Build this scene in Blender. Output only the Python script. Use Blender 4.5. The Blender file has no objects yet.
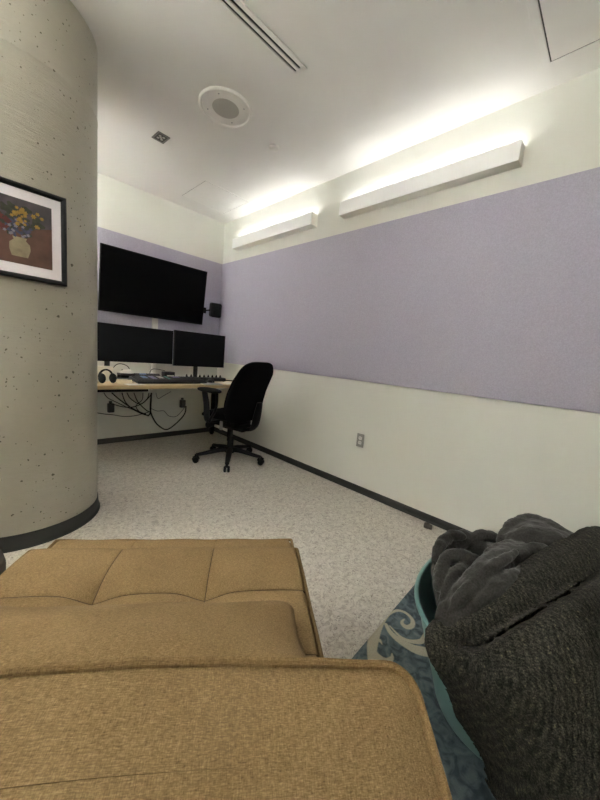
import bpy, bmesh, math, random
from mathutils import Vector, Matrix, noise
R = math.radians
PI = math.pi
random.seed(7)
scene = bpy.context.scene
COL = scene.collection
H = 2.646          # ceiling height

# ------------------------------------------------------------------ materials
def lin(c):
    return tuple((v/12.92 if v <= .04045 else ((v+.055)/1.055)**2.4) for v in c)

def new_mat(name):
    m = bpy.data.materials.new(name)
    m.use_nodes = True
    nt = m.node_tree
    b = nt.nodes['Principled BSDF']
    return m, nt, b

def N(nt, typ, **kw):
    n = nt.nodes.new(typ)
    for k, v in kw.items():
        if k in n.inputs:
            n.inputs[k].default_value = v
        else:
            setattr(n, k, v)
    return n

def coord(nt, kind='Object', scale=(1, 1, 1), rot=(0, 0, 0)):
    tc = nt.nodes.new('ShaderNodeTexCoord')
    mp = nt.nodes.new('ShaderNodeMapping')
    mp.inputs['Scale'].default_value = scale
    mp.inputs['Rotation'].default_value = rot
    nt.links.new(tc.outputs[kind], mp.inputs['Vector'])
    return mp.outputs['Vector']

def ramp(nt, fac, stops):
    r = nt.nodes.new('ShaderNodeValToRGB')
    el = r.color_ramp.elements
    while len(el) < len(stops):
        el.new(.5)
    for e, (p, c) in zip(el, stops):
        e.position = p
        e.color = (*c, 1)
    nt.links.new(fac, r.inputs['Fac'])
    return r.outputs['Color']

def bump(nt, b, h, strength=.2, dist=.002):
    n = nt.nodes.new('ShaderNodeBump')
    n.inputs['Strength'].default_value = strength
    n.inputs['Distance'].default_value = dist
    nt.links.new(h, n.inputs['Height'])
    nt.links.new(n.outputs['Normal'], b.inputs['Normal'])

def mat(name, c, rough=.5, var=.04, scale=30, bmp=0, metal=0, spec=.5, bdist=.001):
    """plain surface with a little procedural tone variation"""
    m, nt, b = new_mat(name)
    v = coord(nt)
    t = N(nt, 'ShaderNodeTexNoise', Scale=scale, Detail=4.0)
    nt.links.new(v, t.inputs['Vector'])
    lo = tuple(x*(1-var) for x in c)
    hi = tuple(min(1, x*(1+var)) for x in c)
    nt.links.new(ramp(nt, t.outputs['Fac'], [(.3, lo), (.7, hi)]), b.inputs['Base Color'])
    b.inputs['Roughness'].default_value = rough
    b.inputs['Metallic'].default_value = metal
    b.inputs['Specular IOR Level'].default_value = spec
    if bmp:
        bump(nt, b, t.outputs['Fac'], bmp, bdist)
    return m

def mixc(nt, fac, a, b, mode='MIX'):
    n = nt.nodes.new('ShaderNodeMix')
    n.data_type = 'RGBA'
    n.blend_type = mode
    for sock, val in ((n.inputs[0], fac), (n.inputs[6], a), (n.inputs[7], b)):
        if hasattr(val, 'is_linked'):
            nt.links.new(val, sock)
        elif isinstance(val, (int, float)):
            sock.default_value = val
        else:
            sock.default_value = (*val, 1)
    return n.outputs[2]

def math_node(nt, op, a, b=None):
    n = nt.nodes.new('ShaderNodeMath')
    n.operation = op
    for i, v in enumerate((a, b)):
        if v is None:
            continue
        if hasattr(v, 'is_linked'):
            nt.links.new(v, n.inputs[i])
        else:
            n.inputs[i].default_value = v
    return n.outputs[0]

def emis(name, col, strength):
    m, nt, b = new_mat(name)
    b.inputs['Base Color'].default_value = (.8, .8, .8, 1)
    b.inputs['Emission Color'].default_value = (*col, 1)
    b.inputs['Emission Strength'].default_value = strength
    return m

M = {}
M['wall'] = mat('wall_paint', lin((.85, .85, .82)), .55, .012, 3, .05)
M['ceiling'] = mat('ceiling_paint', lin((.86, .853, .835)), .7, .012, 2, .03)
M['white_metal'] = mat('white_enamel', lin((.86, .85, .83)), .4, .01)
M['white_plastic'] = mat('white_plastic', lin((.84, .83, .80)), .4, .01)
M['grey_grille'] = mat('grille', lin((.66, .645, .615)), .7, .14, 500)
M['speaker_plate'] = mat('speaker_plate', lin((.87, .86, .84)), .5, .01)
M['lamp_shell'] = emis('lamp_shell', (1, .985, .95), .03)
M['sensor_grey'] = mat('sensor_grey', lin((.47, .46, .44)), .6, .1, 90)
M['slot_black'] = mat('slot_black', (.008, .008, .008), .8)
M['shadow_gap'] = mat('gap_grey', lin((.32, .31, .29)), .8)
M['rubber_base'] = mat('rubber_base', lin((.155, .157, .15)), .5, .06, 20)
M['black_plastic'] = mat('black_plastic', (.016, .016, .017), .42, .08, 60, .05)
M['black_matte'] = mat('black_matte', (.008, .008, .008), .75, .1, 80, 0, 0, .2)
M['screen'] = mat('screen_black', (.0015, .0015, .0017), .30, .02, 5, 0, 0, .08)
M['monitor_screen'] = mat('monitor_screen', (.007, .007, .0085), .45, .02, 5, 0, 0, .15)
M['bezel'] = mat('bezel', (.005, .005, .0055), .5, .05, 30, 0, 0, .2)
M['steel'] = mat('brushed_steel', (.30, .29, .27), .38, .12, 200, 0, .9)
M['grey_metal'] = mat('grey_metal', (.33, .33, .33), .45, .05, 60, 0, .5)
M['maple'] = None
M['paper'] = mat('paper', lin((.88, .86, .80)), .7, .03)
M['cream_card'] = mat('cream_card', lin((.80, .74, .62)), .7, .04)
M['chair_fabric'] = mat('chair_fabric', (.0055, .0055, .006), .95, .25, 500, .4, 0, .1)
M['chair_plastic'] = mat('chair_plastic', (.0045, .0045, .005), .55, .1, 60, .03, 0, .25)
M['cable'] = mat('cable_rubber', (.006, .006, .006), .6, .05, 30, 0, 0, .2)
M['teal'] = mat('teal_plastic', lin((.455, .61, .59)), .38, .05, 12, .04)
M['brown_fabric'] = mat('brown_fabric', lin((.17, .14, .085)), .85, .2, 300, .3)
M['frame_black'] = mat('frame_black', (.006, .006, .0065), .4, .1, 40, 0, 0, .25)
M['mat_board'] = mat('mat_board', lin((.93, .91, .93)), .75, .02, 200)
M['stone'] = mat('dark_rubber', lin((.30, .28, .25)), .7, .15, 60)
M['wood_dark'] = mat('dark_wood', lin((.16, .11, .07)), .5, .2, 20)
M['blue_label'] = mat('blue_label', lin((.50, .62, .80)), .5, .05)
for nm, c in (('key_grey', (.13, .13, .135)), ('key_blue', (.42, .52, .68)), ('key_teal', (.25, .55, .50)),
              ('key_violet', (.46, .43, .62)), ('key_lilac', (.50, .47, .60)), ('key_white', (.68, .68, .66))):
    M[nm] = mat(nm, lin(c), .5, .03)

M['lens'] = emis('lamp_lens', (1, .99, .98), 2.7)
M['fill_far'] = emis('added_fill_far', (1, .99, .98), 160)  # this and the next two: emitters of the fill bars added out of view
M['fill_near'] = emis('added_fill_near', (1, .99, .98), 28)
M['fill_left'] = emis('added_fill_left', (1, .99, .98), 30)

# maple desk top: long grain
m, nt, b = new_mat('maple_laminate')
v = coord(nt, 'Object', (2, 40, 40))
t = N(nt, 'ShaderNodeTexNoise', Scale=3.0, Detail=5.0)
nt.links.new(v, t.inputs['Vector'])
nt.links.new(ramp(nt, t.outputs['Fac'], [(.3, lin((.70, .60, .45))), (.7, lin((.79, .70, .55)))]), b.inputs['Base Color'])
b.inputs['Roughness'].default_value = .4
M['maple'] = m

# lilac acoustic fabric
m, nt, b = new_mat('lilac_fabric')
v = coord(nt, 'Object', (1, 1, 1))
t = N(nt, 'ShaderNodeTexNoise', Scale=160.0, Detail=3.0)
nt.links.new(v, t.inputs['Vector'])
nt.links.new(ramp(nt, t.outputs['Fac'], [(.3, lin((.655, .64, .705))), (.7, lin((.715, .70, .765)))]), b.inputs['Base Color'])
b.inputs['Roughness'].default_value = .95
b.inputs['Specular IOR Level'].default_value = .1
bump(nt, b, t.outputs['Fac'], .25, .001)
M['lilac'] = m

# speckled vinyl floor: pale base with grey and cream flecks in short wavy strokes
m, nt, b = new_mat('speckled_vinyl')
v = coord(nt, 'Object', (1, 1, 1))
w = N(nt, 'ShaderNodeTexNoise', Scale=14.0, Detail=2.0)
nt.links.new(v, w.inputs['Vector'])
vv = mixc(nt, .05, v, w.outputs['Color'], 'ADD')
t1 = N(nt, 'ShaderNodeTexNoise', Scale=46.0, Detail=3.0, Roughness=.65, Distortion=1.2)
nt.links.new(vv, t1.inputs['Vector'])
base = ramp(nt, t1.outputs['Fac'], [(.36, lin((.67, .645, .605))), (.47, lin((.77, .745, .705))), (.60, lin((.83, .81, .77)))])
t2 = N(nt, 'ShaderNodeTexNoise', Scale=70.0, Detail=2.0, Distortion=2.0)
nt.links.new(vv, t2.inputs['Vector'])
mask = ramp(nt, t2.outputs['Fac'], [(.60, (0, 0, 0)), (.68, (1, 1, 1))])
base = mixc(nt, mask, base, lin((.54, .515, .48)))
nt.links.new(base, b.inputs['Base Color'])
b.inputs['Roughness'].default_value = .45
b.inputs['Specular IOR Level'].default_value = .3
bump(nt, b, t1.outputs['Fac'], .06, .001)
M['floor'] = m

# painted concrete column: bug holes, faint board lines, soft gloss
m, nt, b = new_mat('painted_concrete')
v = coord(nt, 'Object', (1, 1, 1))
n1 = N(nt, 'ShaderNodeTexNoise', Scale=2.2, Detail=6.0, Roughness=.6)
nt.links.new(v, n1.inputs['Vector'])
tone = ramp(nt, n1.outputs['Fac'], [(.3, lin((.645, .625, .565))), (.7, lin((.71, .69, .63)))])
wv = N(nt, 'ShaderNodeTexNoise', Scale=90.0, Detail=3.0)
nt.links.new(v, wv.inputs['Vector'])
v2 = mixc(nt, .012, v, wv.outputs['Color'], 'ADD')
rn = N(nt, 'ShaderNodeTexNoise', Scale=4.0, Detail=3.0)
nt.links.new(v, rn.inputs['Vector'])
def pits(scale, power, size, thr):
    vo = N(nt, 'ShaderNodeTexVoronoi', Scale=scale, Randomness=1.0)
    nt.links.new(v2, vo.inputs['Vector'])
    sp = nt.nodes.new('ShaderNodeSeparateColor')
    nt.links.new(vo.outputs['Color'], sp.inputs['Color'])
    rad = math_node(nt, 'MULTIPLY', math_node(nt, 'POWER', sp.outputs[0], power), size)
    h = math_node(nt, 'LESS_THAN', vo.outputs['Distance'], rad)
    return math_node(nt, 'MULTIPLY', h, math_node(nt, 'GREATER_THAN', rn.outputs['Fac'], thr))
hole = math_node(nt, 'MAXIMUM', pits(70.0, 4.5, .30, .48), pits(30.0, 9.0, .22, .42))
wave = N(nt, 'ShaderNodeTexWave', Scale=1.1, Distortion=1.5, Detail=3.0)
wave.bands_direction = 'Z'
nt.links.new(v, wave.inputs['Vector'])
fine = N(nt, 'ShaderNodeTexNoise', Scale=4.0, Detail=8.0, Roughness=.7)
fv = coord(nt, 'Object', (2.5, 2.5, 14))
nt.links.new(fv, fine.inputs['Vector'])
col = mixc(nt, hole, tone, lin((.37, .35, .295)))
nt.links.new(col, b.inputs['Base Color'])
b.inputs['Roughness'].default_value = .30
b.inputs['Specular IOR Level'].default_value = .45
hgt = math_node(nt, 'ADD', math_node(nt, 'MULTIPLY', fine.outputs['Fac'], .5), math_node(nt, 'MULTIPLY', wave.outputs['Fac'], .12))
hgt = math_node(nt, 'SUBTRACT', hgt, math_node(nt, 'MULTIPLY', hole, 1.4))
bump(nt, b, hgt, .8, .010)
M['concrete'] = m

# heathered tan upholstery: two crossing sets of threads
def weave(name, dark, mid, light, rough=.9, bstr=.35):
    m, nt, b = new_mat(name)
    def threads(sc, seed):
        n = N(nt, 'ShaderNodeTexNoise', Scale=1.0, Detail=2.0)
        n.noise_dimensions = '4D'
        n.inputs['W'].default_value = seed
        nt.links.new(coord(nt, 'Object', sc), n.inputs['Vector'])
        return n.outputs['Fac']
    a = threads((150, 1100, 1100), 1)
    c = threads((1100, 150, 150), 7)
    w = N(nt, 'ShaderNodeTexNoise', Scale=620.0, Detail=2.0)
    nt.links.new(coord(nt), w.inputs['Vector'])
    big = N(nt, 'ShaderNodeTexNoise', Scale=9.0, Detail=3.0)
    nt.links.new(coord(nt), big.inputs['Vector'])
    s = math_node(nt, 'ADD', math_node(nt, 'MULTIPLY', a, .42), math_node(nt, 'MULTIPLY', c, .28))
    s = math_node(nt, 'ADD', s, math_node(nt, 'MULTIPLY', w.outputs['Fac'], .22))
    s = math_node(nt, 'ADD', s, math_node(nt, 'MULTIPLY', big.outputs['Fac'], .08))
    nt.links.new(ramp(nt, s, [(.36, dark), (.5, mid), (.66, light)]), b.inputs['Base Color'])
    b.inputs['Roughness'].default_value = rough
    b.inputs['Specular IOR Level'].default_value = .15
    bump(nt, b, s, bstr, .001)
    return m
M['tan'] = weave('tan_upholstery', lin((.375, .305, .20)), lin((.525, .435, .297)), lin((.67, .575, .42)))
M['tan_piping'] = weave('tan_piping', lin((.36, .29, .185)), lin((.50, .41, .275)), lin((.62, .525, .37)))
M['seam_shade'] = mat('seam_shadow', lin((.30, .225, .13)), .9, .1, 100)

# fleece: soft charcoal
m, nt, b = new_mat('charcoal_fleece')
v = coord(nt)
t = N(nt, 'ShaderNodeTexNoise', Scale=220.0, Detail=3.0)
nt.links.new(v, t.inputs['Vector'])
nt.links.new(ramp(nt, t.outputs['Fac'], [(.3, lin((.17, .165, .155))), (.7, lin((.245, .238, .225)))]), b.inputs['Base Color'])
b.inputs['Roughness'].default_value = .95
b.inputs['Specular IOR Level'].default_value = .1
b.inputs['Sheen Weight'].default_value = .25
bump(nt, b, t.outputs['Fac'], .35, .002)
M['fleece'] = m

# knitted throw: charcoal with ribs and pale flecks
m, nt, b = new_mat('charcoal_knit')
ob = coord(nt, 'Object', (1, 1, 1), (0, 0, R(45)))
nz = N(nt, 'ShaderNodeTexNoise', Scale=330.0, Detail=3.0)
nt.links.new(ob, nz.inputs['Vector'])
n2 = N(nt, 'ShaderNodeTexNoise', Scale=1.0, Detail=2.0)
nt.links.new(coord(nt, 'Object', (420, 60, 60), (0, 0, R(45))), n2.inputs['Vector'])
wv = N(nt, 'ShaderNodeTexWave', Scale=26.0, Distortion=2.5, Detail=2.0)
wv.inputs['Detail Scale'].default_value = 2
nt.links.new(ob, wv.inputs['Vector'])
rib = math_node(nt, 'ADD', math_node(nt, 'MULTIPLY', nz.outputs['Fac'], .60), math_node(nt, 'MULTIPLY', n2.outputs['Fac'], .40))
rib = math_node(nt, 'ADD', rib, math_node(nt, 'MULTIPLY', math_node(nt, 'SUBTRACT', wv.outputs['Fac'], .5), .07))
nt.links.new(ramp(nt, rib, [(.36, lin((.11, .108, .10))), (.5, lin((.20, .195, .18))), (.61, lin((.29, .28, .245))), (.71, lin((.43, .40, .31)))]), b.inputs['Base Color'])
b.inputs['Roughness'].default_value = .95
b.inputs['Specular IOR Level'].default_value = .1
bump(nt, b, rib, .8, .004)
M['knit'] = m

# rug: the woven pattern is a colour attribute of the pile itself, broken up by noise
m, nt, b = new_mat('blue_rug')
at = nt.nodes.new('ShaderNodeAttribute')
at.attribute_name = 'pattern'
sep = nt.nodes.new('ShaderNodeSeparateColor')
nt.links.new(at.outputs['Color'], sep.inputs['Color'])
v = coord(nt)
t = N(nt, 'ShaderNodeTexNoise', Scale=240.0, Detail=3.0)
nt.links.new(v, t.inputs['Vector'])
t3 = N(nt, 'ShaderNodeTexNoise', Scale=22.0, Detail=4.0, Distortion=1.5)
nt.links.new(v, t3.inputs['Vector'])
blue = ramp(nt, t3.outputs['Fac'], [(.38, lin((.30, .345, .365))), (.55, lin((.42, .47, .485))), (.7, lin((.485, .525, .53)))])
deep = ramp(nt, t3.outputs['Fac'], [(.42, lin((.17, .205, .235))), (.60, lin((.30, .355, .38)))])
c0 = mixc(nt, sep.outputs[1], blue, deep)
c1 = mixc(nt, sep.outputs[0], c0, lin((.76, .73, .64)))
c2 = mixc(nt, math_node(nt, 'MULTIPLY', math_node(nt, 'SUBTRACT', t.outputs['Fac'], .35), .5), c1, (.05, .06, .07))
nt.links.new(c2, b.inputs['Base Color'])
b.inputs['Roughness'].default_value = .95
b.inputs['Specular IOR Level'].default_value = .1
bump(nt, b, t.outputs['Fac'], .6, .003)
M['rug'] = m

# painting colours (a plain generic bunch of flowers)
M['art_bg'] = mat('art_background', lin((.36, .25, .21)), .7, .35, 14)
M['art_top'] = mat('art_dusk', lin((.30, .28, .30)), .7, .3, 18)
M['art_vase'] = mat('art_vase', lin((.58, .54, .43)), .7, .25, 30)
M['art_yellow'] = mat('art_yellow', lin((.62, .49, .20)), .7, .2, 60)
M['art_blue'] = mat('art_blue', lin((.25, .26, .36)), .7, .3, 60)
M['art_pale'] = mat('art_pale', lin((.50, .49, .54)), .7, .2, 60)
M['art_red'] = mat('art_red', lin((.36, .17, .15)), .7, .2, 60)
M['art_green'] = mat('art_green', lin((.22, .23, .18)), .7, .3, 40)

# ------------------------------------------------------------------ mesh helpers
class MB:
    def __init__(s):
        s.bm = bmesh.new()
    def box(s, lo, hi, bevel=0, seg=2, mtx=None):
        lo, hi = Vector(lo), Vector(hi)
        r = bmesh.ops.create_cube(s.bm, size=1)
        vs = r['verts']
        c, d = (lo+hi)/2, hi-lo
        for v in vs:
            v.co = Vector((v.co.x*d.x, v.co.y*d.y, v.co.z*d.z)) + c
        if bevel:
            es = list({e for v in vs for e in v.link_edges})
            rr = bmesh.ops.bevel(s.bm, geom=es, offset=bevel, segments=seg, affect='EDGES', profile=.5)
            vs = list({v for f in rr['faces'] for v in f.verts} | {v for v in vs if v.is_valid})
        if mtx is not None:
            for v in vs:
                v.co = mtx @ v.co
        return s
    def tube(s, pts, rad, seg=12, cap=True, flat=None, up=None, smooth=0):
        """swept tube; rad number or list; flat=(a,b) scales the section along side/up axes"""
        P = [Vector(p) for p in pts]
        Rr = list(rad) if hasattr(rad, '__len__') else [rad]*len(P)
        if smooth:
            P, Rr = spline(P, Rr, smooth)
        n = len(P)
        rings = []
        prev = None
        for i in range(n):
            t = (P[min(i+1, n-1)]-P[max(i-1, 0)]).normalized()
            ref = Vector(up) if up is not None else (prev if prev is not None else (Vector((0, 0, 1)) if abs(t.z) < .9 else Vector((1, 0, 0))))
            a = ref - t*ref.dot(t)
            if a.length < 1e-6:
                a = t.orthogonal()
            a.normalize()
            bb = t.cross(a)
            prev = a
            fa, fb = flat if flat else (1, 1)
            rings.append([s.bm.verts.new(P[i] + (a*math.cos(q)*fb + bb*math.sin(q)*fa)*Rr[i]) for q in [2*PI*k/seg for k in range(seg)]])
        for i in range(n-1):
            for k in range(seg):
                s.bm.faces.new((rings[i][k], rings[i][(k+1) % seg], rings[i+1][(k+1) % seg], rings[i+1][k]))
        if cap:
            s.bm.faces.new(rings[0][::-1])
            s.bm.faces.new(rings[-1])
        return s
    def cyl(s, p0, p1, r0, r1=None, seg=24):
        return s.tube([p0, p1], [r0, r0 if r1 is None else r1], seg)
    def lathe(s, prof, seg=48, mtx=None, closed=False):
        rings = []
        for (r, z) in prof:
            if r < 1e-6:
                v = s.bm.verts.new(Vector((0, 0, z)))
                rings.append([v]*seg)
            else:
                rings.append([s.bm.verts.new(Vector((r*math.cos(2*PI*k/seg), r*math.sin(2*PI*k/seg), z))) for k in range(seg)])
        idx = list(range(len(rings)-1)) + ([len(rings)-1] if closed else [])
        for i in idx:
            A, B = rings[i], rings[(i+1) % len(rings)]
            for k in range(seg):
                q = [A[k], A[(k+1) % seg], B[(k+1) % seg], B[k]]
                u = []
                for x in q:
                    if x not in u:
                        u.append(x)
                if len(u) > 2:
                    try:
                        s.bm.faces.new(u)
                    except ValueError:
                        pass
        if mtx is not None:
            for v in {v for r_ in rings for v in r_}:
                v.co = mtx @ v.co
        return s
    def ball(s, c, r, seg=20, scale=(1, 1, 1)):
        c = Vector(c)
        m = Matrix.Translation(c) @ Matrix.Diagonal((*[r*x for x in scale], 1))
        bmesh.ops.create_uvsphere(s.bm, u_segments=seg, v_segments=max(6, seg//2), radius=1, matrix=m)
        return s
    def grid(s, fn, nu, nv, uvscale=None):
        """surface fn(u,v) for u,v in 0..1"""
        V = [[s.bm.verts.new(Vector(fn(i/nu, j/nv))) for j in range(nv+1)] for i in range(nu+1)]
        uvl = s.bm.loops.layers.uv.verify() if uvscale else None
        for i in range(nu):
            for j in range(nv):
                f = s.bm.faces.new((V[i][j], V[i+1][j], V[i+1][j+1], V[i][j+1]))
                if uvl:
                    for l, (a, b_) in zip(f.loops, ((i, j), (i+1, j), (i+1, j+1), (i, j+1))):
                        l[uvl].uv = (a/nu*uvscale[0], b_/nv*uvscale[1])
        return s
    def pad(s, a, b, n, top, bot, fn=None, rings=10, seg=56, pw=2.6):
        """closed cushion: superellipse outline, bulging top and bottom; fn maps (x,y,z)"""
        def out(th):
            c_, s_ = math.cos(th), math.sin(th)
            return (a*math.copysign(abs(c_)**(2/n), c_), b*math.copysign(abs(s_)**(2/n), s_))
        fn = fn or (lambda x, y, z: (x, y, z))
        O = [out(2*PI*k/seg) for k in range(seg)]
        def ring(q, side):
            h = (1-q**pw)**(1/pw)
            return [s.bm.verts.new(Vector(fn(x*q, y*q, (top if side > 0 else -bot)*h))) for x, y in O]
        qs = [math.sin(PI/2*(i+1)/rings) for i in range(rings)]
        up_ = [ring(q, 1) for q in qs]
        dn_ = [ring(q, -1) for q in qs[:-1]] + [up_[-1]]
        for L, flip in ((up_, False), (dn_, True)):
            c0 = s.bm.verts.new(Vector(fn(0, 0, -bot if flip else top)))
            for k in range(seg):
                q = (c0, L[0][k], L[0][(k+1) % seg])
                s.bm.faces.new(q[::-1] if flip else q)
            for i in range(len(L)-1):
                for k in range(seg):
                    q = (L[i][k], L[i+1][k], L[i+1][(k+1) % seg], L[i][(k+1) % seg])
                    s.bm.faces.new(q[::-1] if flip else q)
        return s
    def xf(s, mtx):
        bmesh.ops.transform(s.bm, matrix=mtx, verts=s.bm.verts)
        return s
    def build(s, name, material, parent=None, smooth=True, angle=40, loc=None, rot=None):
        bmesh.ops.recalc_face_normals(s.bm, faces=s.bm.faces)
        me = bpy.data.meshes.new(name)
        if smooth:
            for f in s.bm.faces:
                f.smooth = True
            for e in s.bm.edges:
                if len(e.link_faces) == 2 and e.calc_face_angle(0) > R(angle):
                    e.smooth = False
        s.bm.to_mesh(me)
        s.bm.free()
        o = bpy.data.objects.new(name, me)
        COL.objects.link(o)
        for mm in (material if isinstance(material, (list, tuple)) else [material]):
            me.materials.append(mm)
        if parent is not None:
            o.parent = parent
        if loc is not None:
            o.location = loc
        if rot is not None:
            o.rotation_euler = rot
        return o

def spline(P, Rr, k):
    """Catmull-Rom through points (and radii)"""
    n = len(P)
    oP, oR = [], []
    for i in range(n-1):
        p0, p1, p2, p3 = P[max(i-1, 0)], P[i], P[i+1], P[min(i+2, n-1)]
        r0, r1, r2, r3 = Rr[max(i-1, 0)], Rr[i], Rr[i+1], Rr[min(i+2, n-1)]
        for j in range(k):
            t = j/k
            w = (-.5*t+t*t-.5*t**3, 1-2.5*t*t+1.5*t**3, .5*t+2*t*t-1.5*t**3, -.5*t*t+.5*t**3)
            oP.append(p0*w[0]+p1*w[1]+p2*w[2]+p3*w[3])
            oR.append(r0*w[0]+r1*w[1]+r2*w[2]+r3*w[3])
    oP.append(P[-1]); oR.append(Rr[-1])
    return oP, oR

def net(ctrl):
    """bicubic Catmull-Rom surface through a rectangular net of points"""
    C = [[Vector(p) for p in row] for row in ctrl]
    nr, nc = len(C), len(C[0])
    def cr(a, b, c, d, t):
        return a*(-.5*t+t*t-.5*t**3)+b*(1-2.5*t*t+1.5*t**3)+c*(.5*t+2*t*t-1.5*t**3)+d*(-.5*t*t+.5*t**3)
    def fn(u, v):
        x, y = u*(nr-1), v*(nc-1)
        i, j = min(int(x), nr-2), min(int(y), nc-2)
        fx, fy = x-i, y-j
        rows = []
        for q in (i-1, i, i+1, i+2):
            row = C[min(max(q, 0), nr-1)]
            rows.append(cr(row[max(j-1, 0)], row[j], row[j+1], row[min(j+2, nc-1)], fy))
        return cr(*rows, fx)
    return fn

def tag(o, label=None, cat=None, group=None, kind=None):
    if label: o['label'] = label
    if cat: o['category'] = cat
    if group: o['group'] = group
    if kind: o['kind'] = kind
    return o

def empty(name, loc=(0, 0, 0), rz=0, label=None, cat=None, group=None):
    o = bpy.data.objects.new(name, None)
    COL.objects.link(o)
    o.location = loc
    o.rotation_euler = (0, 0, rz)
    o.empty_display_size = .1
    return tag(o, label, cat, group)

def copy_thing(o, label, loc, rz=None):
    r = o.copy(); COL.objects.link(r)
    r.location = loc
    if rz is not None: r.rotation_euler.z = rz
    r['label'] = label
    for ch in list(o.children):
        c = ch.copy(); COL.objects.link(c); c.parent = r
        for g in list(ch.children):
            d = g.copy(); COL.objects.link(d); d.parent = c
    return r

def struct(name, mb, m, **kw):
    return tag(mb.build(name, m, **kw), kind='structure')

# ------------------------------------------------------------------ camera
cam = bpy.data.cameras.new('camera')
co = bpy.data.objects.new('camera', cam)
COL.objects.link(co)
cam.sensor_fit = 'HORIZONTAL'
cam.sensor_width = 36
cam.lens = 319.716/600*36
cam.clip_start = .02
yaw, pit, rol = .798379676, -.134506938, .086232104
fw = Vector((math.sin(yaw)*math.cos(pit), math.cos(yaw)*math.cos(pit), math.sin(pit)))
rt = Vector((math.cos(yaw), -math.sin(yaw), 0))
up = rt.cross(fw)
r2 = rt*math.cos(rol)+up*math.sin(rol)
u2 = -rt*math.sin(rol)+up*math.cos(rol)
mw = Matrix(((r2.x, u2.x, -fw.x, -2.2473168), (r2.y, u2.y, -fw.y, -3.75695057), (r2.z, u2.z, -fw.z, 1.09422242), (0, 0, 0, 1)))
co.matrix_world = mw
scene.camera = co
# ------------------------------------------------------------------ the room
XL, YN = -3.7, -5.6     # left and near walls (outside the frame)
struct('floor', MB().box((XL, YN, -.1), (0, 0, 0)), M['floor'])
struct('ceiling', MB().box((XL, YN, H), (0, 0, H+.1)), M['ceiling'])
struct('wall_right', MB().box((0, YN-.1, -.1), (.1, .1, H+.1)), M['wall'])
struct('wall_back', MB().box((XL-.1, 0, -.1), (0, .1, H+.1)), M['wall'])
struct('wall_left', MB().box((XL-.1, YN-.1, -.1), (XL, 0, H+.1)), M['wall'])
struct('wall_near', MB().box((XL, YN-.1, -.1), (0, YN, H+.1)), M['wall'])
def cove(p0, p1, nrm):
    """rubber cove base with a small toe, along p0-p1"""
    mb = MB()
    nx, ny = nrm
    prof = [(0, 0), (.014, 0), (.013, .004), (.007, .012), (.005, .02), (.005, .054), (.003, .057), (0, .057)]
    A = [mb.bm.verts.new((p0[0]+nx*d, p0[1]+ny*d, z)) for d, z in prof]
    B = [mb.bm.verts.new((p1[0]+nx*d, p1[1]+ny*d, z)) for d, z in prof]
    for k in range(len(prof)):
        j = (k+1) % len(prof)
        mb.bm.faces.new((A[k], A[j], B[j], B[k]))
    mb.bm.faces.new(A); mb.bm.faces.new(B[::-1])
    return mb
struct('baseboard_right', cove((0, YN), (0, 0), (-1, 0)), M['rubber_base'])
struct('baseboard_back', cove((XL, 0), (0, 0), (0, -1)), M['rubber_base'])
struct('baseboard_left', cove((XL, YN), (XL, 0), (1, 0)), M['rubber_base'])
struct('baseboard_near', cove((XL, YN), (0, YN), (0, 1)), M['rubber_base'])

# concrete column and its cove base
CX, CY, CR = -2.072, -1.362, .370
RZ = 2.292       # form joint
struct('column', MB().lathe([(CR, 0), (CR, .4), (CR, .9), (CR, 1.4), (CR, 1.9), (CR, RZ-.007), (CR+.0022, RZ-.002), (CR+.0022, RZ+.002), (CR, RZ+.007), (CR, H)], 96), M['concrete'], loc=(CX, CY, 0))
struct('baseboard_column', MB().lathe([(CR-.001, 0), (CR+.016, 0), (CR+.015, .004), (CR+.009, .014), (CR+.006, .024), (CR+.005, .074), (CR+.003, .078), (CR-.001, .078)], 96, closed=True), M['rubber_base'], loc=(CX, CY, 0))

# fabric wrapped panels on the walls
ZB, ZT = .938, 2.158
tag(MB().box((-.022, YN+.02, ZB), (0, -.024, ZT), .004, 2).build('fabric_wall_panel', M['lilac']),
    'long lilac fabric panel running along the right wall under the two light bars', 'wall panel')
tag(MB().box((-3.4, -.022, ZB), (-.002, 0, ZT), .004, 2).build('fabric_wall_panel', M['lilac']),
    'lilac fabric panel on the back wall behind the big black television', 'wall panel')

# ------------------------------------------------------------------ ceiling fittings
def access(name, lo, hi, frame, label, gap=.005, t=.003):
    """flush hatch: frame ring, dark gap, door"""
    cx, cy = (lo[0]+hi[0])/2, (lo[1]+hi[1])/2
    a, b = (hi[0]-lo[0])/2, (hi[1]-lo[1])/2
    e = empty(name, (cx, cy, H), 0, label, 'access panel')
    mb = MB()
    for sx in (-1, 1):
        x0, x1 = sorted((sx*a, sx*(a-frame)))
        mb.box((x0, -b, -t), (x1, b, 0), .0012, 1)
        y0, y1 = sorted((sx*b, sx*(b-frame)))
        mb.box((-a+frame, y0, -t), (a-frame, y1, 0), .0012, 1)
    mb.build('frame', M['ceiling'], e)
    MB().box((-a+frame, -b+frame, -.0008), (a-frame, b-frame, 0)).build('gap', M['shadow_gap'], e)
    MB().box((-a+frame+gap, -b+frame+gap, -t), (a-frame-gap, b-frame-gap, -.0006), .001, 1).build('door', M['ceiling'], e)
    return e
access('ceiling_access_panel', (-.82, -3.92), (-.148, -3.24), .036, 'large square white access hatch in the ceiling at the upper right, above the right wall', .006, .004)
access('ceiling_access_panel', (-.685, -.755), (-.165, -.24), .012, 'faint white access hatch in the ceiling by the back corner of the room', .003, .0025)

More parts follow.
